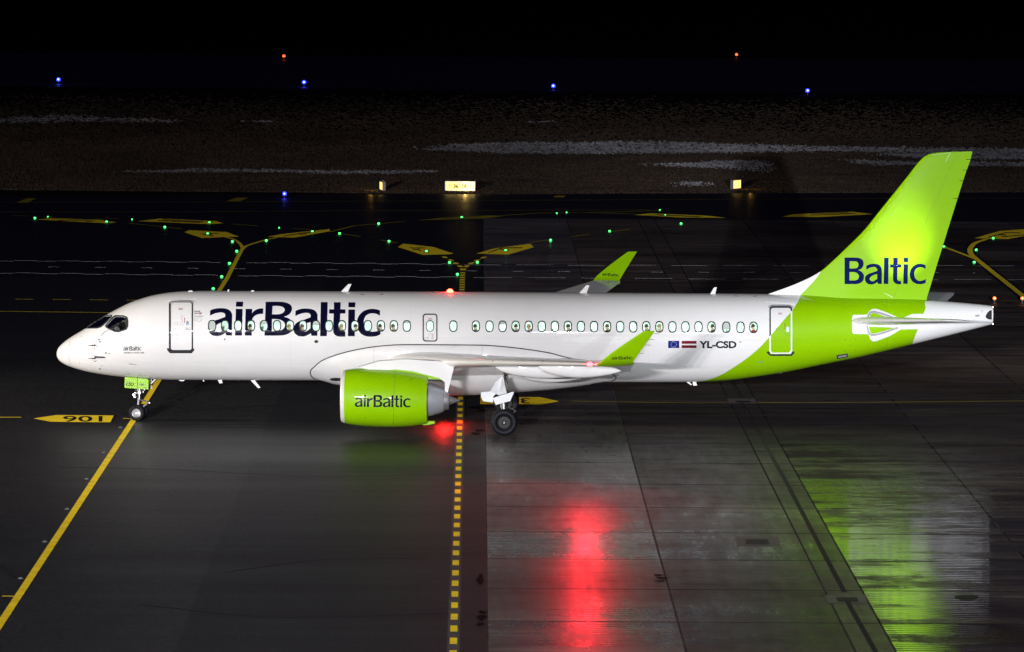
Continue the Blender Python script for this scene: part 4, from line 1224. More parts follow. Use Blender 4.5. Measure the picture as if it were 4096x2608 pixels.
# ---- engines
def ze(x, y): return 1200+x/2.408, 1350+y/2.408
EY = -5.3
ec = at(*ze(420, 567), EY)
ec2 = at(*ze(1240, 596), EY)
TL = (ec.z-ec2.z)/(ec2.x-ec.x)
EX0 = at(1365, 1586, EY).x
def eng():
    o = (EX0, EY, ec.z)
    P = {}
    P['fan_cowl'] = MB().lathe([(.16, 1.075), (.3, 1.105), (.6, 1.145), (1.0, 1.165), (1.5, 1.17), (2.0, 1.165), (2.5, 1.135), (2.9, 1.085), (3.2, 1.035), (3.46, .985), (3.45, .965), (3.0, .99), (2.4, 1.0), (1.6, 1.0)], o, n=64, tilt=TL)
    P['inlet_lip'] = MB().lathe([(.16, 1.076), (.08, 1.05), (.03, 1.015), (.005, .98), (.0, .955), (.01, .925), (.05, .89), (.14, .86), (.3, .845), (.7, .85), (1.0, .86)], o, n=64, tilt=TL)
    m = MB().lathe([(.9, .87), (.92, .3), (.75, .28), (.55, .18), (.45, .02)], o, n=40, tilt=TL)
    for k in range(18):
        q = 2*math.pi*k/18
        c = Vector(o)+Vector((.85, 0, 0))
        u, w = Vector((0, math.cos(q), math.sin(q))), Vector((0, -math.sin(q), math.cos(q)))
        m.add([c+u*.28+Vector((-.06, 0, 0)), c+u*.84+w*.1+Vector((-.10, 0, 0)), c+u*.84+w*.26+Vector((.02, 0, 0)), c+u*.28+w*.09+Vector((.02, 0, 0))], [(0, 1, 2, 3)])
    P['fan'] = m
    P['core_cowl'] = MB().lathe([(2.6, .80), (3.3, .74), (3.6, .66), (3.95, .55), (4.12, .47), (4.13, .44), (3.9, .44)], o, n=48, tilt=TL)
    P['exhaust_nozzle'] = MB().lathe([(3.9, .46), (4.13, .43), (4.33, .37), (4.34, .34), (4.1, .34)], o, n=40, tilt=TL)
    P['exhaust_plug'] = MB().lathe([(4.0, .30), (4.25, .23), (4.5, .13), (4.75, .03), (4.78, .005)], o, n=32, tilt=TL)
    return P
def slab(pts, y0, y1):
    a = [at(*ze(*p), EY) for p in pts]
    m = MB()
    m.prism([Vector((p.x, y0, p.z)) for p in a], (0, y1-y0, 0))
    return m
pyl = slab([(560, 285), (760, 225), (1000, 205), (1480, 232), (1482, 285), (1440, 460), (1420, 545), (1395, 545), (1395, 425), (1360, 400), (1235, 396), (1235, 500), (1100, 500), (1000, 360)], EY+.02-.20, EY+.22)
sho = slab([(640, 330), (920, 302), (1080, 318), (1350, 386), (1352, 400), (1240, 392), (1100, 450), (700, 450)], EY-.22, EY+.22)
tab = slab([(1210, 800), (1300, 803), (1296, 825), (1230, 838), (1180, 838)], EY-.16, EY+.16)
heat = slab([(1262, 535), (1350, 532), (1396, 545), (1440, 560), (1440, 585), (1396, 640), (1262, 640)], EY-.60, EY-.20)
def put_engine(mir):
    f = (lambda m: m.mirror()) if mir else (lambda m: m)
    P = eng()
    e = f(P['fan_cowl']).build('engine', M_green, jet, angle=50)
    f(P['inlet_lip']).build('inlet_lip', M_lip, e, angle=60)
    f(P['fan']).build('fan', M_dark, e)
    f(P['core_cowl']).build('core_cowl', basic('core_cowl_paint', (.42, .44, .49), .35, .4, var=.15), e)
    f(P['exhaust_nozzle']).build('exhaust_nozzle', M_alloy, e)
    f(P['exhaust_plug']).build('exhaust_plug', M_alloy, e)
    f(sho).build('cowl_shoulder', M_green, e, smooth=False)
    f(tab).build('drain_mast', M_green, e, smooth=False)
    f(pyl).build('engine_pylon', M_white, jet, smooth=False)
    return e
eng_n = put_engine(False)
put_engine(True)
be = bvh_of(eng_n)
decal('lettering', word(AIRBALTIC, (1419.2, 1627), (1641.2, 1629.5), 47.5), M_navy, be, eng_n, off=.006)
decal('cowl_joint', [[stroke([ze(921, 300), ze(910, 450), ze(903, 600), ze(897, 850)], 1.3)]], M_olive, be, eng_n, off=.004)
decal('latch_print', [[stroke([ze(x, y), ze(x+20, y-2)], 1.6)] for x, y in ((620, 775), (1065, 402), (820, 526), (640, 505))], M_olive, be, eng_n, off=.005)

# ---- fin
def zf(x, y): return 3000+x/2.19, 560+y/2.19
le_px = [zf(*p) for p in ((160, 1346), (230, 1325), (300, 1300), (380, 1270), (450, 1240), (535, 1200), (620, 1150), (730, 1055), (840, 950), (1000, 790), (1125, 635), (1250, 480), (1375, 325), (1500, 170), (1525, 148), (1555, 131), (1570, 124), (1600, 116), (1650, 109), (1700, 105), (1800, 102), (1925, 99.3))]
te_px = [zf(*p) for p in ((1540, 1410), (1600, 1215), (1700, 890), (1800, 570), (1880, 315), (1945, 112), (1946, 104), (1940, 99))]
LE = [at(*p, 0) for p in le_px]
TE = [at(*p, 0) for p in te_px]
lef = pchip([p.z for p in LE], [p.x for p in LE])
tef = pchip([p.z for p in TE], [p.x for p in TE])
ztop_f = LE[-1].z
z0f = LE[0].z
zk = at(*zf(1500, 170), 0).z
zs = [z0f-.35, z0f-.02]+[z0f+(zk-z0f)*i/60 for i in range(1, 61)]+[zk+(ztop_f-zk)*i/24 for i in range(1, 25)]
def sstep(t):
    t = max(0.0, min(1.0, t))
    return t*t*(3-2*t)
lem = lambda z: LE[10].x+(LE[12].x-LE[10].x)*(z-LE[10].z)/(LE[12].z-LE[10].z)   # leading edge of the fin proper, carried down to its root
rings = []
for z in zs:
    a, b = lef(max(z, z0f)), tef(z)
    c = b-a
    tt = .44-.30*(z-z0f)/(ztop_f-z0f)
    if z > zk: tt *= max(.08, math.sqrt(max(0, 1-((z-zk)/(ztop_f-zk))**2)))
    ring = []
    for u, v in foil(40, 1.0, 0.0):
        x = a+u*c
        k = 1-(1-sstep((x-lem(z)+.9)/2.6))*(1-sstep((z-6.4)/1.6))
        ring.append(Vector((x, v*tt*(.22+.78*k), z)))
    rings.append(ring)
fin = MB()
fin.loft(rings)
fin_o = fin.build('tail_fin', livery(0.0), jet, angle=60)
bfin = bvh_of(fin_o)
decal('lettering', glyphs(BALTIC, lambda x, y: (3350+x/6.337, 1010+y/6.337)), M_bluel, bfin, fin_o, off=.008, sx=8, sy=6)
decal('rudder_joint', [[stroke([zf(1812, 112), zf(1530, 740), zf(1255, 1382)], .9)]], M_olive, bfin, fin_o, off=.004)
decal('trim_print', [[stroke([zf(1590, 132), zf(1755, 110), zf(1712, 192)], 1.4)], [stroke([zf(1180, 1340), zf(1250, 1380)], 2)]], basic('fin_trim_pale', (.62, .75, .5), .3), bfin, fin_o, off=.005)
mw = MB()
for (x, y) in ((1920, 170), (1890, 263), (1860, 356), (1810, 512)):
    a = at(*zf(x+6, y), 0)
    mw.tube([a+Vector((-.15, -.02, 0)), a+Vector((.04, -.02, 0))], .012, 5)
mw.build('static_wick', M_dark, fin_o)

# ---- tailplane
hst = MB()
hr = []
for Y, lx_, ly, tx_, t in ((-.5, 3395, 1283, 3735, .11), (-1.2, 3408, 1282.5, 3752, .105), (-3.5, 3590, 1282, 3835, .10), (-5.6, 3765, 1282, 3922, .09), (-6.05, 3803, 1283, 3934, .06), (-6.15, 3850, 1283.5, 3936, .02)):
    a = at(lx_, ly, Y)
    b = at(tx_, 1284, Y)
    hr.append(wing_ring(Y, a.x, a.z, b.x, b.z-.03, t, .0))
hst.loft(hr)
M_stab = basic('stabiliser_paint', (.70, .70, .72), .32, var=.06, coat=.6)
hs_n = hst.build('tailplane', M_stab, jet, angle=60)
hst.mirror().build('tailplane', M_stab, jet, angle=60)
# exhaust of the auxiliary engine in the tail cone
xe = XT
c_, rz_, ry_ = sec(xe)
apu = thing('x', (0, 0, 0), None, None) if False else None
MB().lathe([(xe-.18, .20), (xe+.015, .21), (xe+.02, .19), (xe-.17, .18), (xe-.17, .0)], (0, 0, c_), n=24).build('tail_exhaust', M_dark, jet)
decal('tail_exhaust_scoop', [[[zt(*p) for p in ((2018, 425), (1990, 432), (1960, 460), (1942, 495), (1948, 520), (1975, 535), (2018, 540))]]], M_void, bvh_f, jet, off=.008)
decal('stencil_print', [[rrect(*zt(1818, 482), *zt(1868, 502), .5)], [stroke([zt(1888, 432), zt(1910, 430)], 1.5)], [stroke([zt(1888, 448), zt(1910, 446)], 1.5)]], M_mark, bvh_f, fo, off=.006)

# ---- aerials
def blade(name, pts, y=0.0, w=.035, mat=None):
    a = [at(*p, y) for p in pts]
    MB().prism([Vector((p.x, y-w, p.z)) for p in a], (0, 2*w, 0)).build(name, mat or M_white, jet, smooth=False)
blade('blade_aerial', [(1363, 1168), (1393, 1136), (1406, 1136), (1392, 1168)])
blade('blade_aerial', [(2317, 1172), (2346, 1140), (2358, 1141), (2346, 1172)])
blade('blade_aerial', [(2841, 1175), (2856, 1150), (2867, 1148), (2861, 1175)])
blade('blade_aerial', [(1001, 1519), (1018, 1519), (1043, 1551), (1032, 1552)])
blade('drain_mast', [zd(*p) for p in ((415, 1120), (448, 1120), (510, 1170), (488, 1172))])
blade('drain_mast', [zd(*p) for p in ((512, 1130), (545, 1120), (568, 1178), (520, 1180))])
blade('drain_mast', [zd(*p) for p in ((1560, 1026), (1672, 1000), (1672, 1008), (1562, 1032))])
blade('satcom_hump', [(750, 1167), (758, 1161.5), (768, 1161.5), (776, 1167)], w=.12)
blade('blade_aerial', [(908, 1166), (913, 1157.5), (917, 1157.5), (916, 1166)])
blade('satcom_hump', [(1003, 1166), (1007, 1161), (1016, 1161), (1017, 1166)], w=.08)
blade('drain_mast', [(715, 1519), (739, 1520), (736, 1523.5), (722, 1523.5)], w=.06)
blade('drain_mast', [(872, 1520), (888, 1520), (890, 1532), (878, 1533)], w=.04)
blade('drain_mast', [(811, 1520), (816, 1520), (817, 1525.5), (813, 1525.5)], w=.03)

# ---- landing gear
def wheel(name, c, R, w, rim_r, steer=0.0, spokes=0, parent=None):
    """hub with a tyre on it; the axle runs along Y"""
    Rm = Matrix.Rotation(steer, 3, 'Z')
    c = Vector(c)
    def pos(m):
        m.v = [Rm@p+c for p in m.v]
        return m
    h = w/2
    hub = MB().lathe([(-h*.55, .01), (-h*.62, .05), (-h*.6, rim_r*.25), (-h*.3, rim_r*.32), (-h*.3, rim_r*.8), (-h*.72, rim_r*.92), (-h*.78, rim_r), (-h*.6, rim_r*1.04), (h*.6, rim_r*1.04), (h*.78, rim_r), (h*.3, rim_r*.8), (h*.3, .01)], axis='Y', n=36)
    for k in range(spokes):
        q = 2*math.pi*k/spokes
        u, v = Vector((math.cos(q), 0, math.sin(q))), Vector((-math.sin(q), 0, math.cos(q)))*rim_r*.035
        a, b = u*rim_r*.3, u*rim_r*.88
        y0, y1 = Vector((0, -h*.62, 0)), Vector((0, -h*.3, 0))
        hub.add([a-v+y0, a+v+y0, b+v+y0, b-v+y0, a-v+y1, a+v+y1, b+v+y1, b-v+y1], [(0, 1, 2, 3), (0, 4, 5, 1), (1, 5, 6, 2), (2, 6, 7, 3), (3, 7, 4, 0)])
    o = pos(hub).build(name, M_alloy if not spokes else M_dark, parent)
    ty = MB().lathe([(-h*.62, rim_r*1.0), (-h*.85, rim_r*1.08), (-h*1.0, rim_r*1.25), (-h*1.02, rim_r+(R-rim_r)*.55), (-h*.92, rim_r+(R-rim_r)*.82), (-h*.70, R*.985), (-h*.45, R*.999), (-h*.33, R), (-h*.31, R*.985), (-h*.27, R*.985), (-h*.25, R), (h*.25, R), (h*.27, R*.985), (h*.31, R*.985), (h*.33, R), (h*.45, R*.999), (h*.70, R*.985), (h*.92, rim_r+(R-rim_r)*.82), (h*1.02, rim_r+(R-rim_r)*.55), (h*1.0, rim_r*1.25), (h*.85, rim_r*1.08), (h*.62, rim_r*1.0)], axis='Y', n=48)
    pos(ty).build('tyre', M_rubber, o)
    cap = MB().ball((0, -h*.62, 0), rim_r*.2, sc=(1, .6, 1))
    pos(cap).build('hub_cap', M_metal, o)
    return o
NX = 3.40
steer = math.radians(-14)
for s in (-1, 1):
    q = Matrix.Rotation(steer, 3, 'Z')@Vector((0, .21*s, 0))
    wheel('nose_wheel', (NX+q.x, q.y, .335), .335, .22, .19, steer, 0, jet)
zfn = lambda x, y: (450+x/6.97, 1480+y/6.97)
leg = MB().tube([(NX, 0, .33), (NX, 0, .75), (NX+.03, 0, .9)], [.06, .06, .075], 12)
leg.tube([(NX+.03, 0, .9), (NX+.06, 0, 1.9)], [.095, .11], 14)
leg.tube([(NX+.02, -.3, .335), (NX-.02, .3, .335)], .05, 10)
leg.tube([(NX-.18, -.14, 1.08), (NX-.14, .14, 1.04)], .07, 10).tube([(NX+.04, -.2, 1.18), (NX+.04, .2, 1.18)], .06, 10)
leg.ball((NX-.10, -.1, 1.15), .09).ball((NX+.2, -.1, 1.2), .07).ball((NX-.13, -.12, .98), .08)
leg.tube([(NX-.08, -.1, 1.5), (NX-.12, -.12, 1.1)], .025, 8).tube([(NX+.14, -.1, 1.55), (NX+.2, -.1, 1.15)], .03, 8)
leg.tube([(NX+.05, 0, 1.1), (NX+.75, 0, 1.75)], .05, 8)
ng = leg.build('nose_gear_leg', M_metal, jet)
tq = at(*zfn(800, 830), 0), at(*zfn(1035, 905), 0), at(*zfn(865, 1005), 0)
m = MB()
for dy in (-.07, .07):
    m.tube([p+Vector((0, dy, 0)) for p in tq], [.028, .024, .028], 8)
m.tube([tq[1]+Vector((0, -.1, 0)), tq[1]+Vector((0, .1, 0))], .03, 8)
m.build('torque_link', M_alloy, ng)
for side_ in (-1, 1):
    Yd = .50*side_
    for k, pts in enumerate(([(343, 196), (692, 222), (686, 522), (334, 497)], [(709, 225), (960, 246), (990, 262), (1003, 300), (1001, 541), (700, 525)])):
        a = [at(*zfn(*p), -.5) for p in pts]
        P = [Vector((p.x, Yd, p.z)) for p in a]
        o = MB().prism(P, (0, .03*side_*-1, 0)).build('nose_gear_door', M_green, jet, smooth=False)
        if side_ < 0:
            b_ = bvh_of(o)
            if k == 0: decal('lettering', [text_shape('CSD', (*zfn(377, 352), *zfn(598, 438)), bold=.03)], M_black, b_, o, off=.004, sx=40, sy=40)
            else:
                q = [zfn(*p) for p in ((725, 410), (765, 395), (790, 375), (830, 372), (870, 385), (885, 405), (908, 420), (870, 428), (850, 436), (770, 436), (760, 420))]
                decal('emblem', [[q], [[zfn(*p) for p in ((880, 490), (905, 474), (960, 480), (950, 495), (935, 508), (890, 508))]]], M_olive, b_, o, off=.004, sx=40, sy=40)
bvoid = decal('nose_gear_bay', [[[zfn(330, 190), zfn(1060, 238), zfn(1060, 250), zfn(330, 214)]]], M_void, bvh_f, jet, off=.012)
MB().box((NX+.50, .2, 1.52), (.05, .05, .42)).build('drag_brace', M_alloy, ng, smooth=False)
# main gear
GX, GY = 18.62, 3.36
for s in (-1, 1):
    for k in (-1, 1):
        y = GY*s+k*.40
        w = wheel('main_wheel', (GX, y, .535), .535, .38, .29, 0, 20, jet)
    m = MB().tube([(GX, GY*s, .53), (GX-.02, GY*s, 1.15)], .13, 16)
    m.tube([(GX-.02, GY*s, 1.1), (GX-.06, GY*s, 1.80)], [.17, .18], 16)
    m.tube([(GX, GY*s-.45, .535), (GX, GY*s+.45, .535)], .09, 12)
    m.tube([(GX+.1, GY*s, 1.1), (GX+.45, GY*s, .95), (GX+.12, GY*s, .65)], .05, 8)
    m.tube([(GX-.02, GY*s, 1.5), (GX, GY*s-1.6*s, 2.2)], .07, 10)
    m.build('main_gear_leg', M_metal, jet)
    # leg doors
    def gz(x, y): return 1900+x/5.896, 1500+y/5.896
    def plate(name, pts, yy, th, mat=M_door):
        a = [at(*gz(*p), -3.9) for p in pts]
        MB().prism([Vector((p.x, yy(i)*s, p.z)) for i, p in enumerate(a)], (0, -th*s, 0)).build(name, mat, jet, smooth=False)
    plate('main_gear_door', [(355, 375), (480, 190), (640, 40), (665, 60), (700, 240), (748, 425), (560, 475)], lambda i: 3.95 if i in (0, 6, 5) else 3.75, .04)
    plate('main_gear_door', [(145, 400), (355, 380), (500, 430), (430, 500), (420, 640), (195, 610), (140, 500)], lambda i: 4.0, .05)
    plate('main_gear_door', [(408, 515), (455, 520), (905, 378), (920, 400), (830, 600), (490, 690)], lambda i: 4.12, .06)
    plate('main_gear_bay', [(640, 40), (690, 60), (765, 320), (745, 330)], lambda i: 2.1, .05, M_void)

# ---- lamps of the aircraft
E_red = emit('red_lamp_glow', (1, .035, .018), 30)
E_wht = emit('white_lamp_glow', (1, 1, 1), 5)
pn = at(2362, 1457, -16.5)
MB().ball((pn.x-.02, -16.5, pn.z), .10, sc=(1.3, 1, .8)).build('navigation_light', emit('navigation_lamp_glow', (1, .05, .06), 12), wing_n)
lamp('navigation_lamp', (pn.x-.1, -16.62, pn.z-.02), 900, (1, .010, .020), .10, 'SPOT', (pn.x-4, -26, pn.z-3.4), 150, .5)
pb = at(1800, 1166, 0)
MB().ball((pb.x, 0, pb.z-.02), .13, sc=(1.1, 1, 1)).build('beacon', E_red, jet)
lamp('navigation_lamp', (pn.x-.35, -16.6, pn.z+.3), 30, (1, .02, .03), .08)
lamp('beacon_lamp', (pb.x, -.05, pb.z+.3), 22, (1, .02, .01), .1)
MB().ball((16.1, 0, 1.02), .12, sc=(1.2, 1, .8)).build('beacon', E_red, jet)
lamp('beacon_lamp', (16.1, -.1, .86), 420, (1, .015, .01), .1, 'SPOT', (16.1, -.3, 0), 150, .6)
for q in ((3969, 1229), (3969, 1295)):
    p = at(*q, 0)
    MB().ball(p+Vector((.02, 0, 0)), .03).build('tail_light', E_wht, jet)
# logo lights in the tailplane roots shine up the fin
lamp('logo_light', (35.4, -3.2, 5.05), 1500, (1, 1, .92), .12, 'SPOT', (34.8, 0, 7.9), 46, 1.0)
lamp('logo_light', (35.4, 3.2, 5.05), 1500, (1, 1, .92), .12, 'SPOT', (34.8, 0, 7.9), 46, 1.0)

# ================================================================ LIGHTS AND SIGNS ON THE FIELD
E_green = emit('green_lens_glow', (.08, 1, .20), 3.6)
E_blue = emit('blue_lens_glow', (.012, .02, 1), 9)
E_bluec = emit('blue_bulb_glow', (.5, .6, 1), 4)
E_orng = emit('amber_lens_glow', (1, .20, .02), 2.2)
E_redl = emit('runway_lens_glow', (1, .10, .03), 3)
M_cast = basic('cast_housing', (.16, .16, .17), .5, .5)
def inset(name, mat, r, label, cat, group):
    t = thing(name, (0, 0, 0), label, cat, group)
    MB().lathe([(.0, r*1.9), (.02, r*1.7), (.03, r*1.2), (.03, .01)], axis='Z', n=20).build('housing', M_cast, t)
    MB().ball((0, 0, .03), r, 12, 7, (1, 1, .9 if r > .06 else .25)).build('lens', mat, t)
    return t
gpos = [z3(240, 231), z3(329, 220), z3(734, 257), z3(1134, 293), z3(1441, 262), z3(908, 238), z3(1429, 339), z3(1599, 393), z3(1832, 386), z3(2149, 324), z3(2336, 337), z3(1920, 296), z3(1629, 459), z3(1579, 543), z3(1525, 635), (853, 1157.5),
        (1556, 967), z4(784, 99), z4(943, 176), z4(997, 257), z4(1134, 174), z4(1329, 93), (2202.5, 962.5), z5(673, 348), z5(172, 386), z5(1245, 322), z5(1304, 317), z5(1563, 432), z5(1898, 333), z5(1993, 386), z5(1865, 302),
        z7(708, 440), z7(1504, 303), z7(1230, 491), z7(1197, 691)]
small = {1, 5, 11, 25, 26, 28, 30}
glab = ['left of the far left yellow pad on the taxiway', 'small, just above the tip of the far left pad', 'on the right end of the far left yellow pad', 'on a thin yellow line below the second far left pad', 'on the right part of the second far left pad', 'small and dim, left of the second far left pad',
        'on the yellow pad left of the solid yellow junction', 'on the left arm of the solid yellow junction', 'on the right arm of the solid yellow junction', 'on the yellow pad right of the solid yellow junction', 'right of the pad that follows the solid junction', 'tiny and dim, left of the pad beyond the solid junction',
        'just below the fork of the solid yellow line', 'left of the solid yellow line, above the two white road lines', 'left of the solid yellow line, between the white road lines', 'just above the roof of the jet near its front door',
        'at the end of the dashes left of the dashed junction', 'on the yellow pad left of the dashed junction', 'on the left arm of the dashed yellow junction', 'left of the dashed stem, close above the red roof beacon', 'on the right arm of the dashed yellow junction', 'on the yellow pad right of the dashed junction', 'where dashes start right of the dashed junction',
        'on the faint pad behind the dashed junction', 'on the thin line under the small grey sign', 'small, left one of the close pair below the lit sign', 'small, right one of the close pair below the lit sign', 'among the yellow dashes above the far winglet', 'small, on the left tip of the long striped pad', 'on dark concrete under the long striped pad', 'tiny, above the long striped pad',
        'at the trailing edge of the tail fin', 'on the yellow pad right of the tail fin', 'in the bend of the yellow hook right of the fin', 'beside the fork of the yellow hook right of the fin']
g0 = inset('taxiway_light', E_green, .085, '', 'taxiway light', 'green lights set in the taxiway')
for i, p in enumerate(gpos):
    o = g0 if i == 0 else copy_tree(g0)
    o.location = gp(*p, .03)
    o['label'] = 'green inset taxiway light '+glab[i]
    if i in small: o.scale = (.6, .6, .6)
M_dull = basic('unlit_lens', (.22, .27, .26), .3)
d0_ = inset('inset_fixture', M_dull, .055, '', 'inset fixture', 'unlit fixtures left of the lead-in line')
dl_ = ['first unlit inset fixture below the nose wheel', 'second unlit inset fixture down from the nose wheel', 'third unlit inset fixture down from the nose wheel', 'fourth unlit inset fixture down from the nose wheel', 'fifth unlit inset fixture down, second from the tick mark', 'unlit inset fixture nearest the short yellow tick mark']
for i, p in enumerate(((483, 1711), (416, 1811), (347.8, 1916.5), (269, 2036.5), (179, 2167), (82.7, 2314))):
    o = d0_ if i == 0 else copy_tree(d0_)
    o.location = gp(*p, .012)
    o['label'] = dl_[i]+', left of the yellow line'
def elevated(name, m1, m2, r, h, label, cat, group):
    t = thing(name, (0, 0, 0), label, cat, group)
    MB().lathe([(0, .14), (.03, .14), (.04, .04), (h, .035)], axis='Z', n=14).build('stem', M_cast, t)
    MB().lathe([(h, r*1.05), (h+.05, r*1.05), (h+.05, .02)], axis='Z', n=18).build('collar', M_cast, t)
    MB().ball((0, 0, h+.05+r*.7), r, 14, 8, (1, 1, 1.0)).build('lens', m1, t)
    MB().ball((0, -r*.62, h+.05+r*.8), r*.48, 12, 7).build('bulb', m2, t)
    return t
b0 = elevated('edge_light', E_blue, E_bluec, .24, .28, '', 'edge light', 'blue edge lights beside the runway')
for i, (p, lb) in enumerate(((( 234, 324), 'blue edge light at the far left in the dark field'), ((1216, 335), 'blue edge light below the left red runway light'), ((2213, 350), 'blue edge light in the dark field straight above the lit number sign'), ((3230, 369), 'blue edge light in the dark field right of the right red runway light'))):
    o = b0 if i == 0 else copy_tree(b0)
    q = gp(*p)
    d = (q-EYE).normalized()
    o.location = gp(p[0], p[1]+11, 0)
    o['label'] = lb
o = copy_tree(b0)
o.location = gp(1138, 792, 0)
o.scale = (.62, .62, .62)
o['label'] = 'single small blue edge light at the grass border above the solid yellow junction'
o['group'] = 'blue edge lights beside the runway'
r0 = elevated('runway_light', E_redl, E_orng, .2, .25, '', 'runway light', 'red lights along the far runway')
for i, (p, lb) in enumerate((((1135.5, 231), 'red runway light far away above the second blue light'), ((2946, 224.5), 'red runway light far away left of the rightmost blue light'))):
    o = r0 if i == 0 else copy_tree(r0)
    o.location = gp(p[0], p[1]+6, 0)
    o['label'] = lb
a0_ = elevated('stop_light', E_orng, emit('amber_bulb_glow', (1, .75, .35), 3), .10, .15, '', 'stop light', 'amber lights behind the tail')
for i, (p, lb) in enumerate((((3977.7, 1206), 'amber light just beyond the tip of the tail cone'), ((4089, 1206), 'amber light at the right edge where the yellow line ends'))):
    o = a0_ if i == 0 else copy_tree(a0_)
    o.location = gp(p[0], p[1]+7, 0)
    o['label'] = lb
# signs
E_sign = emit('sign_face_glow', (1, .78, .22), 1.5)
E_signd = emit('side_sign_face_glow', (1, .66, .18), 2.0)
M_signtext = basic('sign_black', (.02, .012, .0), .6)
M_case = basic('sign_casing', (.42, .45, .50), .35, .4, var=.2)
def flat_text(name, s, x0, x1, z0, z1, y, mat, parent, bold=.05):
    pts, fs = text_shape(s, (x0, z1, x1, z0), bold=bold)
    me = mk(name, [(p.x, y, p.y) for p in pts], fs, mat, parent, smooth=False)
    return me
def sign(loc, w, h, label, rot, text):
    t = thing('taxiway_sign', (0, 0, 0), label, 'sign', 'lit signs on the grass border')
    zb = .14
    m = MB().box((0, .16, zb+h/2), (w+.10, .24, h+.08))
    m.build('casing', M_case, t, smooth=False)
    lg = MB()
    for k in (-.35, .35): lg.box((w*k, .16, .06), (.08, .08, .14))
    lg.build('support', M_cast, t, smooth=False)
    if text:
        MB().box((-w/4, .035, zb+h/2), (w/2-.02, .012, h-.02)).build('face_panel', E_sign, t, smooth=False)
        MB().box((w/4, .035, zb+h/2), (w/2-.02, .012, h-.02)).build('face_panel', emit('right_face_glow', (1, .82, .34), 2.0), t, smooth=False)
        MB().box((0, .03, zb+h/2), (.025, .03, h)).build('divider', M_signtext, t, smooth=False)
        yt = .026
        flat_text('lettering', '36', -.50, -.13, zb+h*.26, zb+h*.74, yt, M_signtext, t)
        flat_text('lettering', '18', .15, .48, zb+h*.26, zb+h*.74, yt, M_signtext, t)
        for sx in (-1, 1):
            q = [(-.14, 0), (-.04, .11), (.0, .11), (-.075, .022), (.11, .022), (.11, -.022), (-.075, -.022), (.0, -.11), (-.04, -.11)]
            c = -.70 if sx < 0 else .70
            k = 1 if sx < 0 else -1
            MB().prism([(c+k*a, yt, zb+h*.51+b) for a, b in q], (0, .006, 0)).build('arrow', M_signtext, t, smooth=False)
    else:
        MB().box((0, .035, zb+h/2), (w-.04, .012, h-.04)).build('face_panel', E_signd, t, smooth=False)
        for k in (-.3, .3): MB().ball((w*0+w/2+.05, .16, zb+h*(.5+k)), .045).build('bolt', M_metal, t)
        lid = MB().box((0, .16, zb+h+.08), (.10, .18, .08)).build('lifting_lug', M_metal, t, smooth=False)
    t.location = loc
    t.rotation_euler = (0, 0, rot)
    return t
sp_ = gp(1840.5, 769)
sg = sign(sp_, 2.16, .64, 'wide lit yellow sign reading 36 and 18 with arrows on the grass border', 0, True)
sign(gp(1522, 766), 1.1, .58, 'narrow grey sign seen end on, its lit yellow face turned left', math.radians(-78), False)
sign(gp(2950, 761), .95, .62, 'small bright sign at the fin shadow, its lit face turned right', math.radians(52), False)
lamp('sign_lamp', sp_+Vector((.4, -.6, .38)), 55, (1, .6, .12), .1)
lamp('sign_lamp', gp(1500, 767)+Vector((-.3, -.2, .25)), 16, (1, .55, .08), .08)
lamp('sign_lamp', gp(2975, 762)+Vector((.5, -.2, .25)), 16, (1, .55, .08), .08)
# slim marker posts beyond the runway
# ================================================================ PEOPLE
def person_parts():
    J = [(0, 0, .10), (.02, 0, .26), (.03, 0, .42), (.01, 0, .56), (0, 0, .64), (-.015, 0, .72), (-.02, 0, .79), (-.01, 0, .85),
         (0, -.16, .54), (-.06, -.18, .32), (-.26, -.14, .24), (-.36, -.12, .24), (0, .16, .54), (-.06, .18, .32), (-.26, .14, .24), (-.36, .12, .24),
         (-.04, -.10, .10), (-.44, -.12, .13), (-.46, -.12, -.28), (-.58, -.12, -.33), (-.04, .10, .10), (-.44, .12, .13), (-.46, .12, -.28), (-.58, .12, -.33), (-.115, 0, .75)]
    Rr = [.15, .14, .16, .10, .055, .075, .098, .07, .065, .05, .04, .03, .065, .05, .04, .03, .09, .07, .05, .04, .09, .07, .05, .04, .018]
    Ed = [(0, 1), (1, 2), (2, 3), (3, 4), (4, 5), (5, 6), (6, 7), (3, 8), (8, 9), (9, 10), (10, 11), (3, 12), (12, 13), (13, 14), (14, 15), (0, 16), (16, 17), (17, 18), (18, 19), (0, 20), (20, 21), (21, 22), (22, 23), (6, 24)]
    me = bpy.data.meshes.new('person')
    me.from_pydata(J, Ed, [])
    o = bpy.data.objects.new('person', me)
    COL.objects.link(o)
    o.modifiers.new('skin', 'SKIN')
    for i, r in enumerate(Rr):
        me.skin_vertices[0].data[i].radius = (r, r)
    me.skin_vertices[0].data[0].use_root = True
    o.modifiers.new('sub', 'SUBSURF').levels = 1
    dg = bpy.context.evaluated_depsgraph_get()
    m2 = bpy.data.meshes.new_from_object(o.evaluated_get(dg))
    bpy.data.objects.remove(o)
    m2.name = 'person'
    m2.shade_smooth()
    def sub(name, test, k):
        vs, fs, mp_ = [], [], {}
        for p in m2.polygons:
            if test(p.center):
                q = []
                for i in p.vertices:
                    if i not in mp_:
                        mp_[i] = len(vs)
                        v = m2.vertices[i]
                        vs.append(v.co+v.normal*k)
                    q.append(mp_[i])
                fs.append(q)
        x = bpy.data.meshes.new(name)
        x.from_pydata([tuple(v) for v in vs], [], fs)
        x.shade_smooth()
        return x
    hair = sub('hair', lambda c: c.z > .73 and (c.x > -.055 or c.z > .845), .014)
    top = sub('clothing', lambda c: c.z < .60 and not (c.x < -.27 and c.z > .16), .012)
    return m2, hair, top
pm, ph, pc = person_parts()
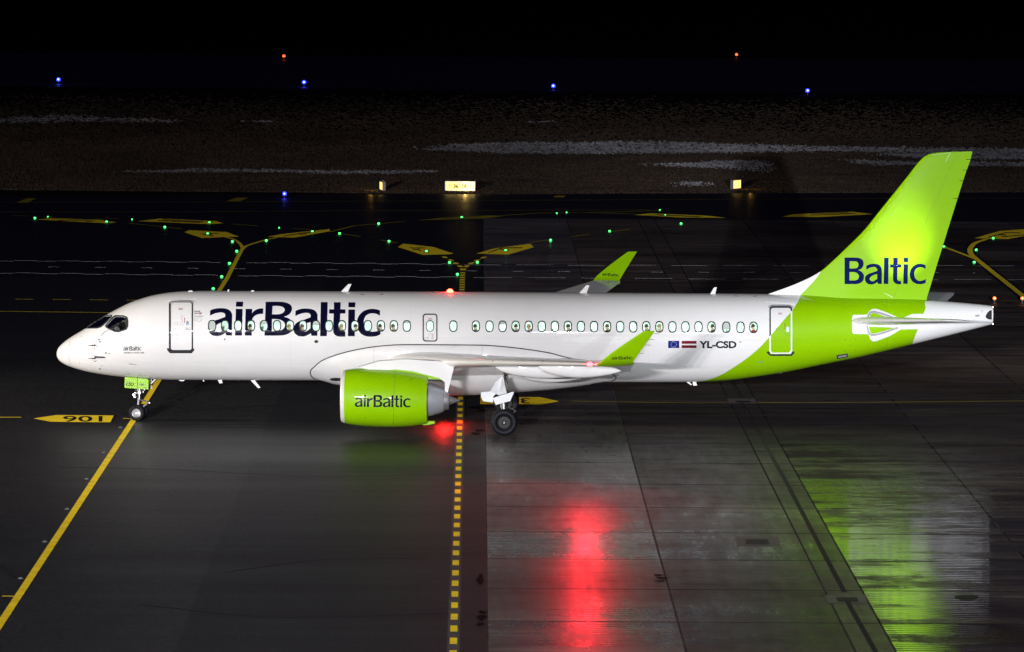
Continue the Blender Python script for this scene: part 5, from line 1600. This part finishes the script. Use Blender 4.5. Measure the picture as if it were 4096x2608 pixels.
M_skin = basic('skin', (.50, .30, .21), .55)
SKINS = [M_skin, basic('fair_skin', (.60, .40, .30), .55)]
HAIRS = [basic('dark_hair', (.02, .014, .01), .6), basic('brown_hair', (.08, .045, .02), .6), basic('fair_hair', (.30, .20, .09), .6)]
CLO = [basic('black_jacket', (.012, .012, .014), .8), basic('olive_jacket', (.10, .11, .04), .8), basic('grey_jumper', (.16, .17, .18), .8), basic('dark_green_coat', (.02, .06, .045), .8), basic('red_jumper', (.30, .015, .02), .8), basic('beige_jumper', (.45, .33, .20), .8)]
CN = ['black jacket', 'olive jacket', 'grey jumper', 'dark green coat', 'red jumper', 'beige jumper']
HN = ['dark hair', 'brown hair', 'fair hair']
def person(loc, sk, hr_, cl, label, group, rz=0.0):
    def slot(o, m):
        o.material_slots[0].link = 'OBJECT'
        o.material_slots[0].material = m
    if not pm.materials:
        for x in (pm, ph, pc): x.materials.append(M_skin)
    b = bpy.data.objects.new('person', pm)
    COL.objects.link(b)
    b.location, b.rotation_euler = loc, (0, 0, rz)
    slot(b, SKINS[sk])
    for n_, x, mt in (('hair', ph, HAIRS[hr_]), ('clothing', pc, CLO[cl])):
        c = bpy.data.objects.new(n_, x)
        COL.objects.link(c)
        c.parent = b
        slot(c, mt)
    b['label'], b['category'], b['group'] = label, 'person', group
GP = 'passengers seated at the cabin windows'
seats_with = [(1003, 0, 0, 0, 'in the fourth window from the front'), (1159, 1, 2, 1, 'in the seventh window, below the large capital letter'), (1211, 0, 1, 2, 'in the eighth window, at the second letter a'),
              (1368, 1, 2, 0, 'in the eleventh window, at the letter t'), (1425, 0, 0, 3, 'in the twelfth window, at the second letter i'), (1523, 0, 0, 3, 'in the fourteenth window, just after the last large letter'), (1575, 0, 1, 0, 'in the fifteenth window from the front'),
              (1903, 0, 0, 0, 'in the single window behind the overwing exit'), (2066, 1, 0, 3, 'in the window above the wing with the darkest surroundings'), (2118, 0, 2, 2, 'next to the window over the middle of the wing'), (2275, 0, 0, 0, 'in the window above the middle flap fairing'),
              (2431, 0, 1, 0, 'in the window just left of the near winglet'), (2588, 0, 0, 2, 'in the window right above the near winglet tip'), (2640, 1, 2, 5, 'in the window just right of the near winglet tip'), (2852, 0, 0, 0, 'in the fourth window from the rear'), (3014, 1, 0, 4, 'in the last window before the rear door')]
for px, sk, h_, c_, lb in seats_with:
    p = at(px-1, 1306, -1.32)
    person((p.x, -1.32, p.z-.745), sk, h_, c_, 'passenger in %s %s' % (CN[c_], lb), GP, random.uniform(-.15, .15))
GC = 'pilots in the cockpit'
p = at(*zc1(790, 450), -.62)
person((p.x+.05, -.62, p.z-.66), 1, 1, 2, 'pilot in a grey shirt behind the near cockpit side window', GC, .1)
p = at(*zc1(850, 405), .45)
person((p.x+.05, .45, p.z-.72), 0, 2, 0, 'pilot in a dark jacket on the far side of the cockpit', GC, -.2)
